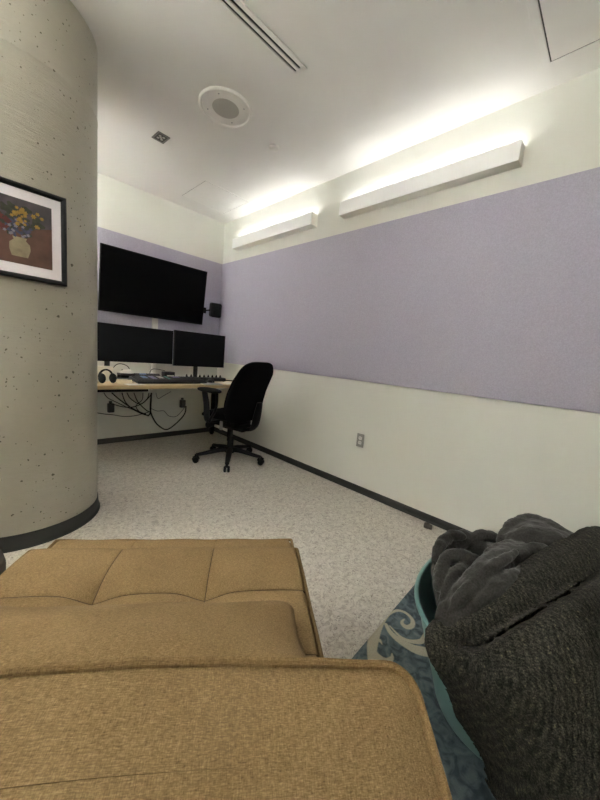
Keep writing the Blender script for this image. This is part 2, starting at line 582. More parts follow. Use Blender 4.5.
e = empty('slot_diffuser', (-1.5, -2.258, H), 0, 'long white ceiling air vent with two thin black slots', 'air vent')
L, W = .575, .049
mb = MB()
for y0, y1 in ((-W, -.027), (-.011, .005), (.020, W)):
    mb.box((-L+.012, y0, -.009), (L-.012, y1, 0), .001, 1)
for sx in (-1, 1):
    x0, x1 = sorted((sx*L, sx*(L-.024)))
    mb.box((x0, -W, -.009), (x1, W, 0), .001, 1)
mb.build('frame', M['white_metal'], e)
for y0, y1 in ((-.027, -.011), (.005, .020)):
    MB().box((-L+.024, y0, -.0015), (L-.024, y1, 0)).build('slot', M['slot_black'], e)

e = empty('ceiling_speaker', (-1.047, -1.69, H), 0, 'round white ceiling speaker with a grey mesh centre', 'speaker')
MB().lathe([(.0, -.006), (.130, -.007), (.150, -.007), (.155, -.016), (.164, -.017), (.170, -.010), (.170, 0), (0, 0)], 64).build('trim_ring', M['speaker_plate'], e)
MB().lathe([(0, -.0105), (.082, -.0092), (.086, -.006), (.086, -.005), (0, -.005)], 48).build('grille', M['grey_grille'], e)
for k in range(4):
    a = R(38+90*k)
    MB().lathe([(0, -.0095), (.004, -.009), (.005, -.007), (.005, -.005), (0, -.005)], 12).build('screw', M['grey_metal'], e, loc=(.122*math.cos(a), .122*math.sin(a), 0))

e = empty('smoke_detector', (-.598, -1.645, H), 0, 'small plain round white cap on the ceiling beyond the round speaker', 'detector')
MB().lathe([(0, -.020), (.030, -.019), (.037, -.014), (.038, -.008), (.038, 0), (0, 0)], 40).build('cap', M['white_plastic'], e)

e = empty('occupancy_sensor', (-1.198, -1.028, H), R(3), 'small square grey sensor plate on the ceiling near the column', 'sensor')
mb = MB()
for sx in (-1, 1):
    x0, x1 = sorted((sx*.046, sx*.034))
    mb.box((x0, -.058, -.006), (x1, .058, 0), .001, 1)
    y0, y1 = sorted((sx*.058, sx*.046))
    mb.box((-.034, y0, -.006), (.034, y1, 0), .001, 1)
mb.build('frame', M['sensor_grey'], e)
MB().box((-.034, -.046, -.003), (.034, .046, 0)).build('face_plate', M['shadow_gap'], e)
for dx, dy in ((-.014, -.018), (.014, -.018), (-.014, .018), (.014, .018), (0, 0)):
    MB().lathe([(0, -.006), (.009, -.0055), (.010, -.003), (.010, -.002), (0, -.002)], 14).build('lens', M['grey_grille'], e, loc=(dx, dy, 0))

# ------------------------------------------------------------------ wall light bars
def light_bar(loc, rz, hl, label, lens):
    e = empty('wall_light', loc, rz, label, 'light', 'long uplighting bars high on the walls')
    mb = MB()
    D, T = .082, .105
    mb.box((-D+.004, -hl, 0), (0, hl, .004))                 # bottom
    mb.box((-.004, -hl, .004), (0, hl, T))                   # back
    mb.build('housing', M['white_metal'], e)
    MB().box((-D, -hl, 0), (-D+.004, hl, T), .001, 1).build('front_cover', M['lamp_shell'], e)
    for s_ in (-1, 1):
        a, b_ = sorted((s_*hl, s_*(hl-.004)))
        MB().box((-D+.004, a, .004), (-.004, b_, T)).build('end_cap', M['white_metal'], e)
    MB().box((-D+.005, -hl+.005, T-.016), (-.005, hl-.005, T-.008)).build('diffuser', lens, e)
    return e
light_bar((0, -2.543, 2.279), 0, .635, 'nearer, larger looking white light bar on the right wall, glowing upward', M['lens'])
light_bar((0, -.958, 2.279), 0, .635, 'farther, smaller looking white light bar on the right wall by the back corner', M['lens'])
# added fill bars out of view, brightening the room: left wall, wall behind sofa
light_bar((XL, -2.60, 1.75), PI, .6225, 'added fill light bar on the left wall, out of view left of the column', M['fill_left'])
light_bar((XL, -.95, 1.75), PI, .6225, 'added fill light bar on the left wall, out of view behind the column', M['fill_far'])
light_bar((-2.3, YN, 2.0), R(-90), .6225, 'added fill light bar on the wall behind the sofa, out of view', M['fill_near'])

# ------------------------------------------------------------------ power outlets
def outlet(name, M0, label, plate, plug=False):
    """plate in local XZ, facing local -Y"""
    e = bpy.data.objects.new(name, None); COL.objects.link(e)
    e.matrix_world = M0
    tag(e, label, 'power outlet')
    MB().box((-.035, -.006, -.057), (.035, 0, .057), .003, 2).build('plate', plate, e)
    for s_ in (-1, 1):
        r_ = MB().pad(.0165, .0145, 3.2, .0015, .001, lambda x, y, z, s_=s_: (x, -.0065-z, y+s_*.0195), 4, 24).build('receptacle', M['white_plastic'], e)
        mb = MB()
        for dx in (-.006, .006):
            mb.box((dx-.001, -.0088, s_*.0195-.001), (dx+.001, -.0078, s_*.0195+.007))
        mb.build('slots', M['slot_black'], r_)
    MB().ball((0, -.006, 0), .003, 10).build('screw', M['grey_metal'], e)
    return e
outlet('power_outlet', Matrix.Translation((0, -2.313, .444)) @ Matrix.Rotation(R(-90), 4, 'Z'),
       'steel double power outlet low on the right wall under the lilac panel', M['steel'])
outlet('power_outlet', Matrix.Translation((-1.262, 0, .43)),
       'power outlet on the back wall under the desk, by the column', M['wall'])
outlet('power_outlet', Matrix.Translation((-.478, 0, .445)),
       'power outlet on the back wall under the desk, beside the chair', M['wall'])
def adapter(x, z, label):
    e = empty('power_adapter', (x, 0, z), 0, label, 'adapter', 'black adapters plugged in under the desk')
    MB().box((-.030, -.060, -.062), (.030, -.008, .034), .008, 3).build('body', M['black_plastic'], e)
    MB().box((-.014, -.034, .034), (.014, -.010, .058), .005, 2).build('plug_head', M['black_plastic'], e)
    return e
adapter(-1.262, .405, 'black power adapter plugged in under the desk, by the column')
adapter(-.478, .415, 'black power adapter plugged in under the desk, beside the chair')

# white cable raceway on the back wall
tag(MB().box((-.862, -.047, .938), (-.800, -.022, 1.50), .004, 2).box((-.862, -.047, .55), (-.800, 0, .938), .004, 2).build('cable_raceway', M['white_plastic']),
    'white vertical cable cover on the back wall below the television', 'cable cover')

# doorstop-like lump by the right wall
mb = MB()
mb.box((-.026, -.030, 0), (.026, .026, .024), .008, 2)
for v in mb.bm.verts:
    if v.co.y < -.005:
        v.co.z *= .72
mb.box((-.016, -.012, .018), (.018, .022, .030), .006, 2)
tag(mb.build('rubber_doorstop', M['stone'], loc=(-.085, -2.985, 0), rot=(0, 0, R(20))),
    'small dark rubber lump on the floor against the right wall base', 'doorstop')

# ------------------------------------------------------------------ framed picture on the column
e = empty('picture_frame', (-2.086, CY-CR-.004, 1.3365), R(0), 'black framed flower picture hanging on the concrete column', 'picture')
e.rotation_euler = (0, 0, R(1.5))
w, h, fw_ = .172, .203, .021
e.location.z = 1.3385+h
e.location.y = CY-CR-.030
mb = MB()
prof = [(0, .026), (0, -.004), (.005, -.010), (.012, -.009), (.018, -.003), (.021, .006), (.021, .026)]
def mitre(mb, w, h, prof):
    cs = [(-1, -1), (1, -1), (1, 1), (-1, 1)]
    rings = [[mb.bm.verts.new((sx*(w-d), y, sz*(h-d))) for d, y in prof] for sx, sz in cs]
    for i in range(4):
        A, B = rings[i], rings[(i+1) % 4]
        for k in range(len(prof)):
            j = (k+1) % len(prof)
            mb.bm.faces.new((A[k], A[j], B[j], B[k]))
mitre(mb, w, h, prof)
mb.build('frame', M['frame_black'], e, angle=30)
MB().box((-w+.018, .008, -h+.018), (w-.018, .014, h-.018)).build('mat_board', M['mat_board'], e)
MB().box((-w+.01, .014, -h+.01), (w-.01, .020, h-.01)).build('backing', M['black_matte'], e)
MB().box((-.012, .020, h-.06), (.012, .0318, h-.045)).build('hanger', M['grey_metal'], e)
pw, ph = .1155, .139
mats = ['art_bg', 'art_top', 'art_vase', 'art_green', 'art_blue', 'art_red', 'art_pale', 'art_yellow']
mb = MB().box((-pw, .0062, -ph), (pw, .0078, ph))
def dab(pts, y, mi):
    f = mb.bm.faces.new([mb.bm.verts.new((x, y, z)) for x, z in pts])
    f.material_index = mi
def blob(x, z, r, lobes, y, mi):
    n = 24
    dab([(x+r*(1+.28*math.cos(lobes*2*PI*k/n))*math.cos(2*PI*k/n), z+r*(1+.28*math.cos(lobes*2*PI*k/n))*math.sin(2*PI*k/n)) for k in range(n)], y, mi)
dab([(-pw, .02), (-pw*.4, .035), (pw*.3, .02), (pw, .045), (pw, ph), (-pw, ph)], .006, 1)
dab([(-.030, -.108), (.026, -.108), (.036, -.075), (.034, -.050), (.020, -.036), (.024, -.024), (-.026, -.024), (-.022, -.036), (-.037, -.052), (-.038, -.078)], .0056, 2)
rnd = random.Random(3)
for mi, cnt, lob, rr, cx, cz, sx, sz, y in (
        (3, 44, 3, .013, 0, .045, .075, .06, .0054), (4, 36, 5, .0075, -.005, .012, .05, .04, .0050),
        (5, 12, 4, .010, -.062, .028, .025, .03, .0046), (6, 14, 5, .006, -.012, .008, .045, .04, .0044), (7, 26, 6, .0078, .022, .062, .062, .05, .0042)):
    for k in range(cnt):
        while True:
            x, z = cx+rnd.uniform(-sx, sx), cz+rnd.uniform(-sz, sz)
            if ((x-cx)/sx)**2+((z-cz)/sz)**2 < 1: break
        blob(max(-.1, min(.1, x)), min(.125, z), rr*rnd.uniform(.6, 1.15), lob, y-.000008*k, mi)
mb.build('print', [M[q] for q in mats], e, smooth=False)

# ------------------------------------------------------------------ television on the back wall
e = empty('television', (-.851, 0, 1.37), 0, 'big wall-mounted black flat television on the lilac back wall', 'television')
tilt = R(6.5)
T = Matrix.Translation((0, -.118, 0)) @ Matrix.Rotation(tilt, 4, 'X')
hw, hh = .545, .612
MB().box((-hw, 0, 0), (hw, .022, hh), .004, 2, T).build('body', M['bezel'], e)
MB().box((-.34, .022, .05), (.34, .045, .40), .012, 2, T).build('rear_housing', M['black_plastic'], e)
MB().box((-hw+.008, -.0008, .016), (hw-.008, .0006, hh-.008), 0, 1, T).build('screen', M['screen'], e)
mb = MB()
for x in (-.2, .2):
    mb.box((x-.02, .045, .08), (x+.02, .062, .40), .003, 1, T)
    mb.box((x-.012, -.090, .20), (x+.012, -.0235, .24))
mb.box((-.28, -.029, .14), (.28, -.0225, .32), .002, 1)
mb.build('wall_bracket', M['black_matte'], e)

# wall speaker right of the television
e = empty('wall_speaker', (-.150, 0, 1.567), 0, 'small black loudspeaker on a wall arm, right of the television', 'speaker')
S = Matrix.Translation((0, -.135, 0)) @ Matrix.Rotation(R(-14), 4, 'Z') @ Matrix.Rotation(R(8), 4, 'X')
MB().box((-.064, -.055, -.085), (.064, .065, .085), .022, 4, S).build('cabinet', M['bezel'], e)
Mx = S @ Matrix.Translation((0, -.055, -.025)) @ Matrix.Rotation(R(90), 4, 'X')
MB().lathe([(.046, 0), (.044, .005), (.036, .001), (.014, -.004), (.010, .001), (0, .003)], 32, Mx).build('woofer', M['black_matte'], e)
Mx = S @ Matrix.Translation((0, -.055, .048)) @ Matrix.Rotation(R(90), 4, 'X')
MB().lathe([(.024, 0), (.022, .004), (.012, .001), (.008, .004), (0, .005)], 24, Mx).build('tweeter', M['black_matte'], e)
mb = MB()
mb.box((-.105, -.028, -.045), (-.065, -.022, .025), .002, 1)
mb.tube([(-.085, -.026, -.012), (-.085, -.075, -.012), (-.055, -.115, -.004)], .008, 10)
mb.build('wall_arm', M['black_matte'], e)

# ------------------------------------------------------------------ desk
DZ = .735
e = empty('desk', (-1.25, -.45, 0), 0, 'long maple desk against the back wall carrying two monitors', 'desk')
MB().box((-1.0, -.435, DZ-.034), (1.225, .40, DZ), .003, 2).build('desktop', M['maple'], e)
mb = MB()
mb.box((-.95, .30, DZ-.10), (1.18, .33, DZ-.034), .002, 1)
mb.build('rear_rail', M['black_matte'], e)
for x in (-.93, 1.13):
    for y in (-.10, .315):
        MB().box((x-.022, y-.022, .012), (x+.022, y+.022, DZ-.034), .003, 1).build('leg', M['black_matte'], e)
    mb = MB().box((x-.02, -.08, DZ-.08), (x+.02, .30, DZ-.034), .002, 1)
    mb.build('side_rail', M['black_matte'], e)
    for y in (-.10, .315):
        MB().lathe([(0, 0), (.02, 0), (.02, .008), (.012, .014), (0, .014)], 16).build('foot', M['black_matte'], e, loc=(x, y, 0))
mb = MB()
mb.box((-.40, .02, DZ-.120), (.22, .14, DZ-.112))
mb.box((-.40, .02, DZ-.112), (.22, .026, DZ-.085))
mb.box((-.40, .134, DZ-.112), (.22, .14, DZ-.036))
mb.build('cable_tray', M['black_matte'], e)

# ------------------------------------------------------------------ monitors
def monitor(name, x0, x1, y, z0, z1, curve, label, foot_x, yaw_=0):
    xc, hw = (x0+x1)/2, (x1-x0)/2
    e = empty(name, (xc, y, DZ), yaw_, label, 'monitor')
    a, b_ = z0-DZ, z1-DZ
    n = 24
    def sec(y0, y1, hw, a, b_, nm, m, bev=0):
        mb = MB()
        f = []
        for i in range(n+1):
            u = -1+2*i/n
            yy = -curve*(u*u)
            f.append([mb.bm.verts.new((u*hw, yy+q, z)) for q, z in ((y0, a), (y0, b_), (y1, b_), (y1, a))])
        for i in range(n):
            for k in range(4):
                mb.bm.faces.new((f[i][k], f[i][(k+1) % 4], f[i+1][(k+1) % 4], f[i+1][k]))
        mb.bm.faces.new(f[0]); mb.bm.faces.new(f[-1][::-1])
        return mb.build(nm, m, e, angle=30)
    sec(0, .030, hw, a, b_, 'body', M['bezel'])
    sec(-.0012, .001, hw-.006, a+.016, b_-.006, 'screen', M['monitor_screen'])
    MB().box((foot_x-.07, .03, (a+b_)/2-.09), (foot_x+.07, .058, (a+b_)/2+.09), .012, 2).build('rear_housing', M['black_plastic'], e)
    MB().box((foot_x-.022, .058, .012), (foot_x+.022, .086, (a+b_)/2+.05), .006, 2).build('neck', M['black_plastic'], e)
    MB().box((foot_x-.10, -.04, 0), (foot_x+.10, .14, .012), .005, 2).build('foot', M['black_plastic'], e)
    return e
monitor('computer_monitor', -1.585, -.772, -.36, .897, 1.247, .02, 'wide black monitor on the desk, left, partly behind the column', -.185)
monitor('computer_monitor', -.766, -.160, -.405, .884, 1.258, 0, 'black monitor on the right end of the desk, by the corner', -.02)

# ------------------------------------------------------------------ small things on the desk
def keyboard(name, loc, rz, hw, d, label, cat, rows, cols, palette, tilt_=4, thick=.022, legend=None):
    e = empty(name, loc, rz, label, cat)
    T = Matrix.Rotation(R(tilt_), 4, 'X')
    MB().box((-hw, -d, .002), (hw, d, thick), .006, 2, Matrix.Translation((0, 0, d*math.sin(R(tilt_)))) @ T).build('case', M['black_plastic'], e)
    banks = {}
    for r_ in range(rows):
        for c in range(cols):
            k = palette(r_/(rows-1), c/(cols-1))
            if k is None: continue
            x = -hw+.014+(2*hw-.028)*(c+.5)/cols
            y = -d+.014+(2*d-.028)*(r_+.5)/rows
            a, b_ = (2*hw-.028)/cols*.42, (2*d-.028)/rows*.42
            banks.setdefault(k, MB()).box((x-a, y-b_, thick-.001), (x+a, y+b_, thick+.006), .0015, 1, Matrix.Translation((0, 0, d*math.sin(R(tilt_)))) @ T)
    for k, mb in banks.items():
        mb.build('key_bank', M[k], e)
    return e
def pal(r, c):
    if r > .5 and .1 < c < .2: return 'key_blue'
    if r > .3 and .22 < c < .32: return 'key_lilac'
    if r > .4 and .33 < c < .42: return 'key_white'
    if r > .3 and .44 < c < .52: return 'key_teal'
    if r > .7 and .56 < c < .70: return 'key_violet'
    return 'key_grey'
keyboard('control_surface', (-.925, -.685, DZ), R(1), .335, .115, 'wide black control keyboard with pale coloured keys at the front of the desk', 'control panel', 6, 26, pal, 6, .026)
keyboard('keyboard', (-1.055, -.465, DZ), R(-3), .13, .060, 'slim black keyboard behind the wide control keyboard, under the left monitor', 'keyboard', 5, 15, lambda r, c: ('key_blue' if (r > .6 and .2 < c < .5) else 'key_grey'), 14, .034)

# mixer with a row of knobs in front of the right monitor
e = empty('mixer', (-.46, -.512, DZ), R(-2), 'black mixer with a row of upright knobs below the right monitor', 'mixer')
MB().box((-.235, -.055, .003), (.235, .055, .040), .006, 2).build('case', M['black_plastic'], e)
for k in range(9):
    x = -.20+.05*k
    MB().lathe([(0, 0), (.011, 0), (.010, .014), (.006, .018), (.006, .028), (0, .029)], 14).build('knob', M['black_matte'], e, loc=(x, .018, .040))
MB().box((-.225, -.045, .040), (.225, -.012, .0415)).build('face_strip', M['key_grey'], e)
for sx in (-1, 1):
    for sy in (-1, 1):
        MB().cyl((sx*.21, sy*.04, 0), (sx*.21, sy*.04, .004), .008, seg=12).build('foot', M['black_matte'], e)

def mouse(loc, rz, m, label, sc=1):
    e = empty('computer_mouse', loc, rz, label, 'mouse')
    MB().pad(.030*sc, .055*sc, 2.4, .034*sc, .002, lambda x, y, z: (x, y, z+.002 if z < 0 else z*(1-.35*(y/(.055*sc))) + .002), 8, 36).build('shell', m, e)
    MB().cyl((-.004*sc, .034*sc, .026*sc), (.004*sc, .034*sc, .026*sc), .007*sc, seg=14).build('wheel', M['black_matte'], e)
    return e
mouse((-.47, -.645, DZ), R(20), M['black_plastic'], 'black mouse on the desk just in front of the mixer knobs')
mouse((-.52, -.725, DZ), R(-12), M['black_plastic'], 'black mouse on the desk touching the back of the grey notebook')
mouse((-1.262, -.51, DZ+.068), R(60), M['white_plastic'], 'white mouse lying on a small box under the left monitor')

e = empty('cardboard_box', (-1.262, -.51, DZ), R(4), 'low dark box under the left monitor carrying a white mouse', 'box')
MB().box((-.06, -.05, 0), (.06, .05, .060), .002, 1).build('carton', M['black_matte'], e)
MB().box((-.062, -.052, .052), (.062, .052, .068), .002, 1).build('lid', M['key_grey'], e)

e = empty('document_box', (-1.525, -.55, DZ), R(2), 'white cardboard box on the left of the desk next to the column', 'box')
MB().box((-.13, -.05, 0), (.13, .05, .118), .002, 1).build('carton', M['paper'], e)
MB().box((-.132, -.052, .10), (.132, .052, .128), .002, 1).build('lid', M['paper'], e)

# over-ear headphones lying at the front edge
e = empty('headphones', (-1.475, -.735, DZ), R(15), 'black headphones lying on the desk right beside the column', 'headphones')
for s_ in (-1, 1):
    Mx = Matrix.Translation((s_*.045, 0, .042)) @ Matrix.Rotation(R(90), 4, 'Y') @ Matrix.Rotation(R(0), 4, 'X')
    MB().lathe([(0, -.014), (.030, -.014), (.040, -.006), (.042, .004), (.036, .014), (.02, .016), (0, .014)], 28, Mx).build('ear_cup', M['black_matte'], e)
arc = [(.045*1.25*math.cos(R(a))*1.0, .02, .05+.062*math.sin(R(a))) for a in range(0, 181, 12)]
MB().tube(arc, .007, 10, flat=(1.8, 1)).build('headband', M['black_matte'], e)

tag(MB().box((-.045, -.03, 0), (.045, .03, .034), .003, 1).build('small_carton', M['cream_card'], loc=(-1.365, -.745, DZ), rot=(0, 0, R(-12))),
    'small cream carton at the front of the desk beside the headphones', 'box')
tag(MB().box((-.07, -.05, 0), (.07, .05, .003), .0008, 1).build('paper_sheet', M['paper'], loc=(-1.29, -.83, DZ), rot=(0, 0, R(8))),
    'cream sheet of paper at the front of the desk beside the cream carton', 'paper')
mb = MB()
mb.box((-.085, -.055, 0), (.085, .055, .028), .004, 1)
e = empty('notebook', (-1.338, -.648, DZ), R(-4), 'thick cream notepad with a dark cover on the left of the desk', 'notebook')
MB().box((-.07, -.05, .003), (.07, .05, .028), .001, 1).build('pages', M['cream_card'], e)
MB().box((-.072, -.052, .028), (.072, .052, .032), .001, 1).build('cover', M['key_grey'], e)
MB().box((-.072, -.052, 0), (.072, .052, .003), .001, 1).build('back_cover', M['cream_card'], e)

e = empty('grey_notebook', (-.56, -.835, DZ), R(-6), 'flat grey notebook at the front of the desk, next to the chair arm', 'notebook')
MB().box((-.10, -.06, 0), (.10, .06, .007), .001, 1).build('pages', M['paper'], e)
MB().box((-.102, -.062, .007), (.102, .062, .010), .001, 1).build('cover', M['grey_metal'], e)
tag(MB().box((-.11, -.075, 0), (.11, .075, .002), .0006, 1).build('paper_sheet', M['paper'], loc=(-.27, -.70, DZ), rot=(0, 0, R(28))),
    'white sheet of paper at the right end of the desk behind the chair', 'paper')

e = empty('card_reader', (-.83, -.42, DZ), R(6), 'small black box with a white front between the two monitors', 'device')
MB().box((-.055, -.04, 0), (.055, .04, .085), .006, 2).build('case', M['black_plastic'], e)
MB().box((-.035, -.042, .03), (.045, -.0395, .052), .001, 1).build('front_label', M['white_plastic'], e)

def cable(name, pts, r, label, group=None, m='cable', sm=8):
    return tag(MB().tube(pts, r, 8, smooth=sm).build(name, M[m]), label, 'cable', group)
cable('cable', [(-1.35, -.445, DZ+.004), (-1.36, -.44, DZ+.08), (-1.33, -.44, DZ+.135), (-1.28, -.435, DZ+.148), (-1.22, -.43, DZ+.12), (-1.20, -.43, DZ+.05), (-1.20, -.43, DZ+.004)], .0035,
      'thin black cable arching over the white mouse on the desk')
cable('cable', [(-.92, -.30, DZ+.004), (-.97, -.30, DZ+.05), (-.955, -.31, DZ+.095), (-.90, -.32, DZ+.10), (-.84, -.36, DZ+.088)], .003,
      'thin black cable looping beside the small black box between the monitors')
cable('cable', [(-.34, -.43, DZ+.006), (-.28, -.43, DZ+.012), (-.17, -.47, DZ+.006), (-.09, -.53, DZ+.006), (-.05, -.60, DZ+.006)], .006,
      'thick black cable lying across the right end of the desk')
G = 'black cables hanging under the desk'
LB = 'black cable in the tangle hanging under the left half of the desk'
CB = [
 ([(-1.339, -0.360, 0.596), (-1.251, -0.300, 0.516), (-1.146, -0.260, 0.433), (-1.041, -0.240, 0.370), (-0.956, -0.260, 0.336), (-0.953, -0.300, 0.462), (-0.973, -0.360, 0.589)], .006),
 ([(-1.284, -0.055, 0.447), (-1.237, -0.120, 0.434), (-1.178, -0.180, 0.421), (-1.104, -0.220, 0.424), (-1.027, -0.280, 0.473), (-0.980, -0.340, 0.555), (-0.985, -0.380, 0.592)], .005),
 ([(-1.257, -0.380, 0.597), (-1.190, -0.280, 0.480), (-1.074, -0.220, 0.379), (-0.941, -0.220, 0.327), (-0.945, -0.280, 0.448)], .006),
 ([(-1.149, -0.380, 0.595), (-1.083, -0.300, 0.489), (-0.984, -0.250, 0.390), (-0.942, -0.250, 0.366)], .005),
 ([(-1.213, -0.380, 0.597), (-1.160, -0.330, 0.527), (-1.063, -0.300, 0.467), (-0.998, -0.310, 0.519), (-1.005, -0.380, 0.592)], .005),
 ([(-1.411, -0.380, 0.601), (-1.357, -0.300, 0.539), (-1.252, -0.240, 0.476), (-1.123, -0.220, 0.404), (-0.972, -0.220, 0.340)], .004),
 ([(-1.064, -0.380, 0.594), (-1.051, -0.320, 0.512), (-1.095, -0.280, 0.444), (-1.031, -0.240, 0.359), (-0.948, -0.240, 0.320)], .004),
 ([(-1.446, -0.100, 0.370), (-1.341, -0.100, 0.343), (-1.249, -0.100, 0.326), (-1.153, -0.100, 0.303), (-1.040, -0.120, 0.309), (-0.927, -0.180, 0.352)], .004),
]
for pts, r in CB:
    cable('cable', pts, r, LB, G)
cable('cable', [(-0.980, -0.380, 0.592), (-0.973, -0.340, 0.491), (-0.956, -0.300, 0.387), (-0.913, -0.260, 0.299), (-0.834, -0.200, 0.201), (-0.711, -0.140, 0.123), (-0.582, -0.100, 0.175), (-0.461, -0.060, 0.275), (-0.438, -0.045, 0.371)], .0075,
      'thickest black cable, dropping in a V from the desk to the outlet beside the chair')
cable('cable', [(-0.935, -0.380, 0.591), (-0.881, -0.300, 0.519), (-0.818, -0.300, 0.550), (-0.768, -0.360, 0.601)], .003,
      'short thin black cable zigzagging just under the middle of the desk')
cable('cable', [(-0.954, -0.280, 0.416), (-0.829, -0.150, 0.352), (-0.722, -0.080, 0.332), (-0.648, -0.050, 0.262), (-0.550, -0.050, 0.255), (-0.453, -0.050, 0.361)], .003,
      'thin wavy black cable against the back wall, above the V-shaped cable')
# ------------------------------------------------------------------ task chair
e = empty('task_chair', (-.480, -1.115, 0), R(14), 'black fabric swivel task chair on castors, pulled up to the right end of the desk', 'chair')
bp, bf = M['chair_plastic'], M['chair_fabric']
def backmap(x, y, z):
    # x across, y up the back, z outward to the rear
    t = (y+.285)/.57
    wid = 1+.06*math.sin(PI*min(max(t, 0), 1))-.05*t
    cv = .030*math.sin(PI*min(max((t-.1)/.7, 0), 1))          # lumbar curve
    wrap = -.030*(x/.235)**2                                   # sides wrap forward... towards the sitter
    yy = -.225-.15*t-z+cv-wrap*.9
    return (x*wid-.062-.02*(1-t), yy, .452+.555*t)
MB().pad(.258, .295, 4.0, .045, .030, backmap, 10, 64).build('backrest', bf, e)
mb = MB()
mb.tube([(0, -.05, .385), (0, -.20, .36), (0, -.285, .40), (0, -.315, .52), (0, -.335, .64)], [.030, .032, .034, .034, .024], 12, flat=(1.6, .6), up=(0, 1, .3), smooth=5)
mb.build('back_post', bp, e)
MB().pad(.245, .235, 3.2, .045, .035, lambda x, y, z: (x, y+.02, .475+z-.03*max(0, (y-.1)/.13)**2), 9, 60).build('seat', bf, e)
mb = MB()
mb.box((-.19, -.16, .425), (.19, .19, .445), .008, 2)
mb.box((-.13, -.15, .365), (.13, .12, .428), .022, 3)
mb.box((-.075, -.21, .335), (.075, .06, .40), .02, 3)
mb.build('seat_mechanism', bp, e)
kn = MB().tube([(-.19, -.02, .415), (-.31, -.02, .415)], [.009, .009], 10)
kn.tube([(-.285, -.02, .415), (-.335, -.02, .415)], [.024, .028], 16)
kn.build('tension_knob', bp, e)
MB().box((-.263, -.125, .375), (-.248, -.095, .455), .004, 2).build('lever', M['grey_metal'], e)['label'] = 'light grey lever'
mb = MB().cyl((.20, -.05, .40), (.30, -.05, .40), .009, seg=10)
mb.tube([(.275, -.05, .40), (.33, -.05, .40)], [.026, .03], 16)
mb.build('side_knob', bp, e)
MB().lathe([(0, .10), (.031, .10), (.031, .24), (.027, .245), (.020, .25), (.020, .385), (0, .385)], 24).build('gas_lift', bp, e)
for s_ in (-1, 1):
    mb = MB()
    x = .235 if s_ > 0 else -.320
    q = .07 if s_ > 0 else 0
    mb.tube([(s_*.12, .00, .432), (s_*.24, .00, .432), (x, q, .455), (x, .02+q, .60), (x, .055+q, .72)], [.022, .024, .026, .027, .024], 12, flat=(.6, 1.3), up=(0, 1, 0), smooth=5)
    mb.tube([(x, -.03+q, .46), (x, -.10+q, .58), (x, -.10+q, .72)], [.014, .012, .014], 10, smooth=5)
    mb.build('armrest_post', bp, e)
    MB().pad(.045, .135, 3.2, .016, .014, lambda x_, y_, z_, x=x: (x+x_*(1-.12*y_/.13), -.005+y_, .728+z_*1.5), 6, 40).build('armrest_pad', M['black_matte'], e)
CAST = [R(a-14) for a in (-127, -55, 17, 89, 161)]
for a in CAST:
    c_, s_ = math.cos(a), math.sin(a)
    mb = MB()
    mb.tube([(0.02*c_, .02*s_, .118), (.12*c_, .12*s_, .112), (.24*c_, .24*s_, .090), (.325*c_, .325*s_, .078)], [.036, .030, .025, .020], 12, flat=(.95, .75), up=(0, 0, 1), smooth=5)
    lg = mb.build('base_leg', bp, e)
    mb = MB()
    d = Vector((-s_, c_, 0))
    ctr = Vector((.33*c_, .33*s_, .029))
    for q in (-1, 1):
        mb.tube([ctr+d*q*.006, ctr+d*q*.010, ctr+d*q*.022, ctr+d*q*.027], [.024, .029, .029, .022], 22)
    mb.cyl((.33*c_, .33*s_, .05), (.33*c_, .33*s_, .084), .009, seg=12)
    mb.tube([ctr+Vector((-.03*c_, -.03*s_, .006)), ctr+Vector((-.02*c_, -.02*s_, .028)), ctr+Vector((0, 0, .036)), ctr+Vector((.022*c_, .022*s_, .026))], .012, 10, flat=(1.4, .5), smooth=4)
    mb.build('castor', M['black_matte'], e)
MB().lathe([(0, .085), (.045, .085), (.052, .10), (.048, .135), (.034, .142), (0, .142)], 28).build('base_hub', bp, e)

# ------------------------------------------------------------------ sofa bed
YS = R(-36.77)
rv = Vector((.801, -.5986, 0)); fv = Vector((.5986, .801, 0))
P0 = Vector((-1.438, -3.018, 0)) - rv*.44 - fv*.40
e = empty('sofa_bed', P0, YS, 'tan upholstered sofa bed with a tufted seat, filling the lower left of the room', 'sofa')
def rrect(a, b, r, n=8):
    out = []
    for cx, cy, a0 in ((a-r, b-r, 0), (-a+r, b-r, 90), (-a+r, -b+r, 180), (a-r, -b+r, 270)):
        for k in range(n+1):
            q = R(a0+90*k/n)
            out.append((cx+r*math.cos(q), cy+r*math.sin(q)))
    return out
def rrect_dense(a, b, r, n=8, m=36):
    base = rrect(a, b, r, n)
    out = []
    for i in range(len(base)):
        p, q = base[i], base[(i+1) % len(base)]
        k = m if (i % (n+1)) == n else 1
        out += [(p[0]+(q[0]-p[0])*j/k, p[1]+(q[1]-p[1])*j/k) for j in range(k)]
    return out
def puff(t, seams):
    """0 at seams, 1 mid-cell"""
    for a, b_ in zip(seams, seams[1:]):
        if a <= t <= b_:
            return max(0.0, math.sin(PI*(t-a)/(b_-a)))
    return 0
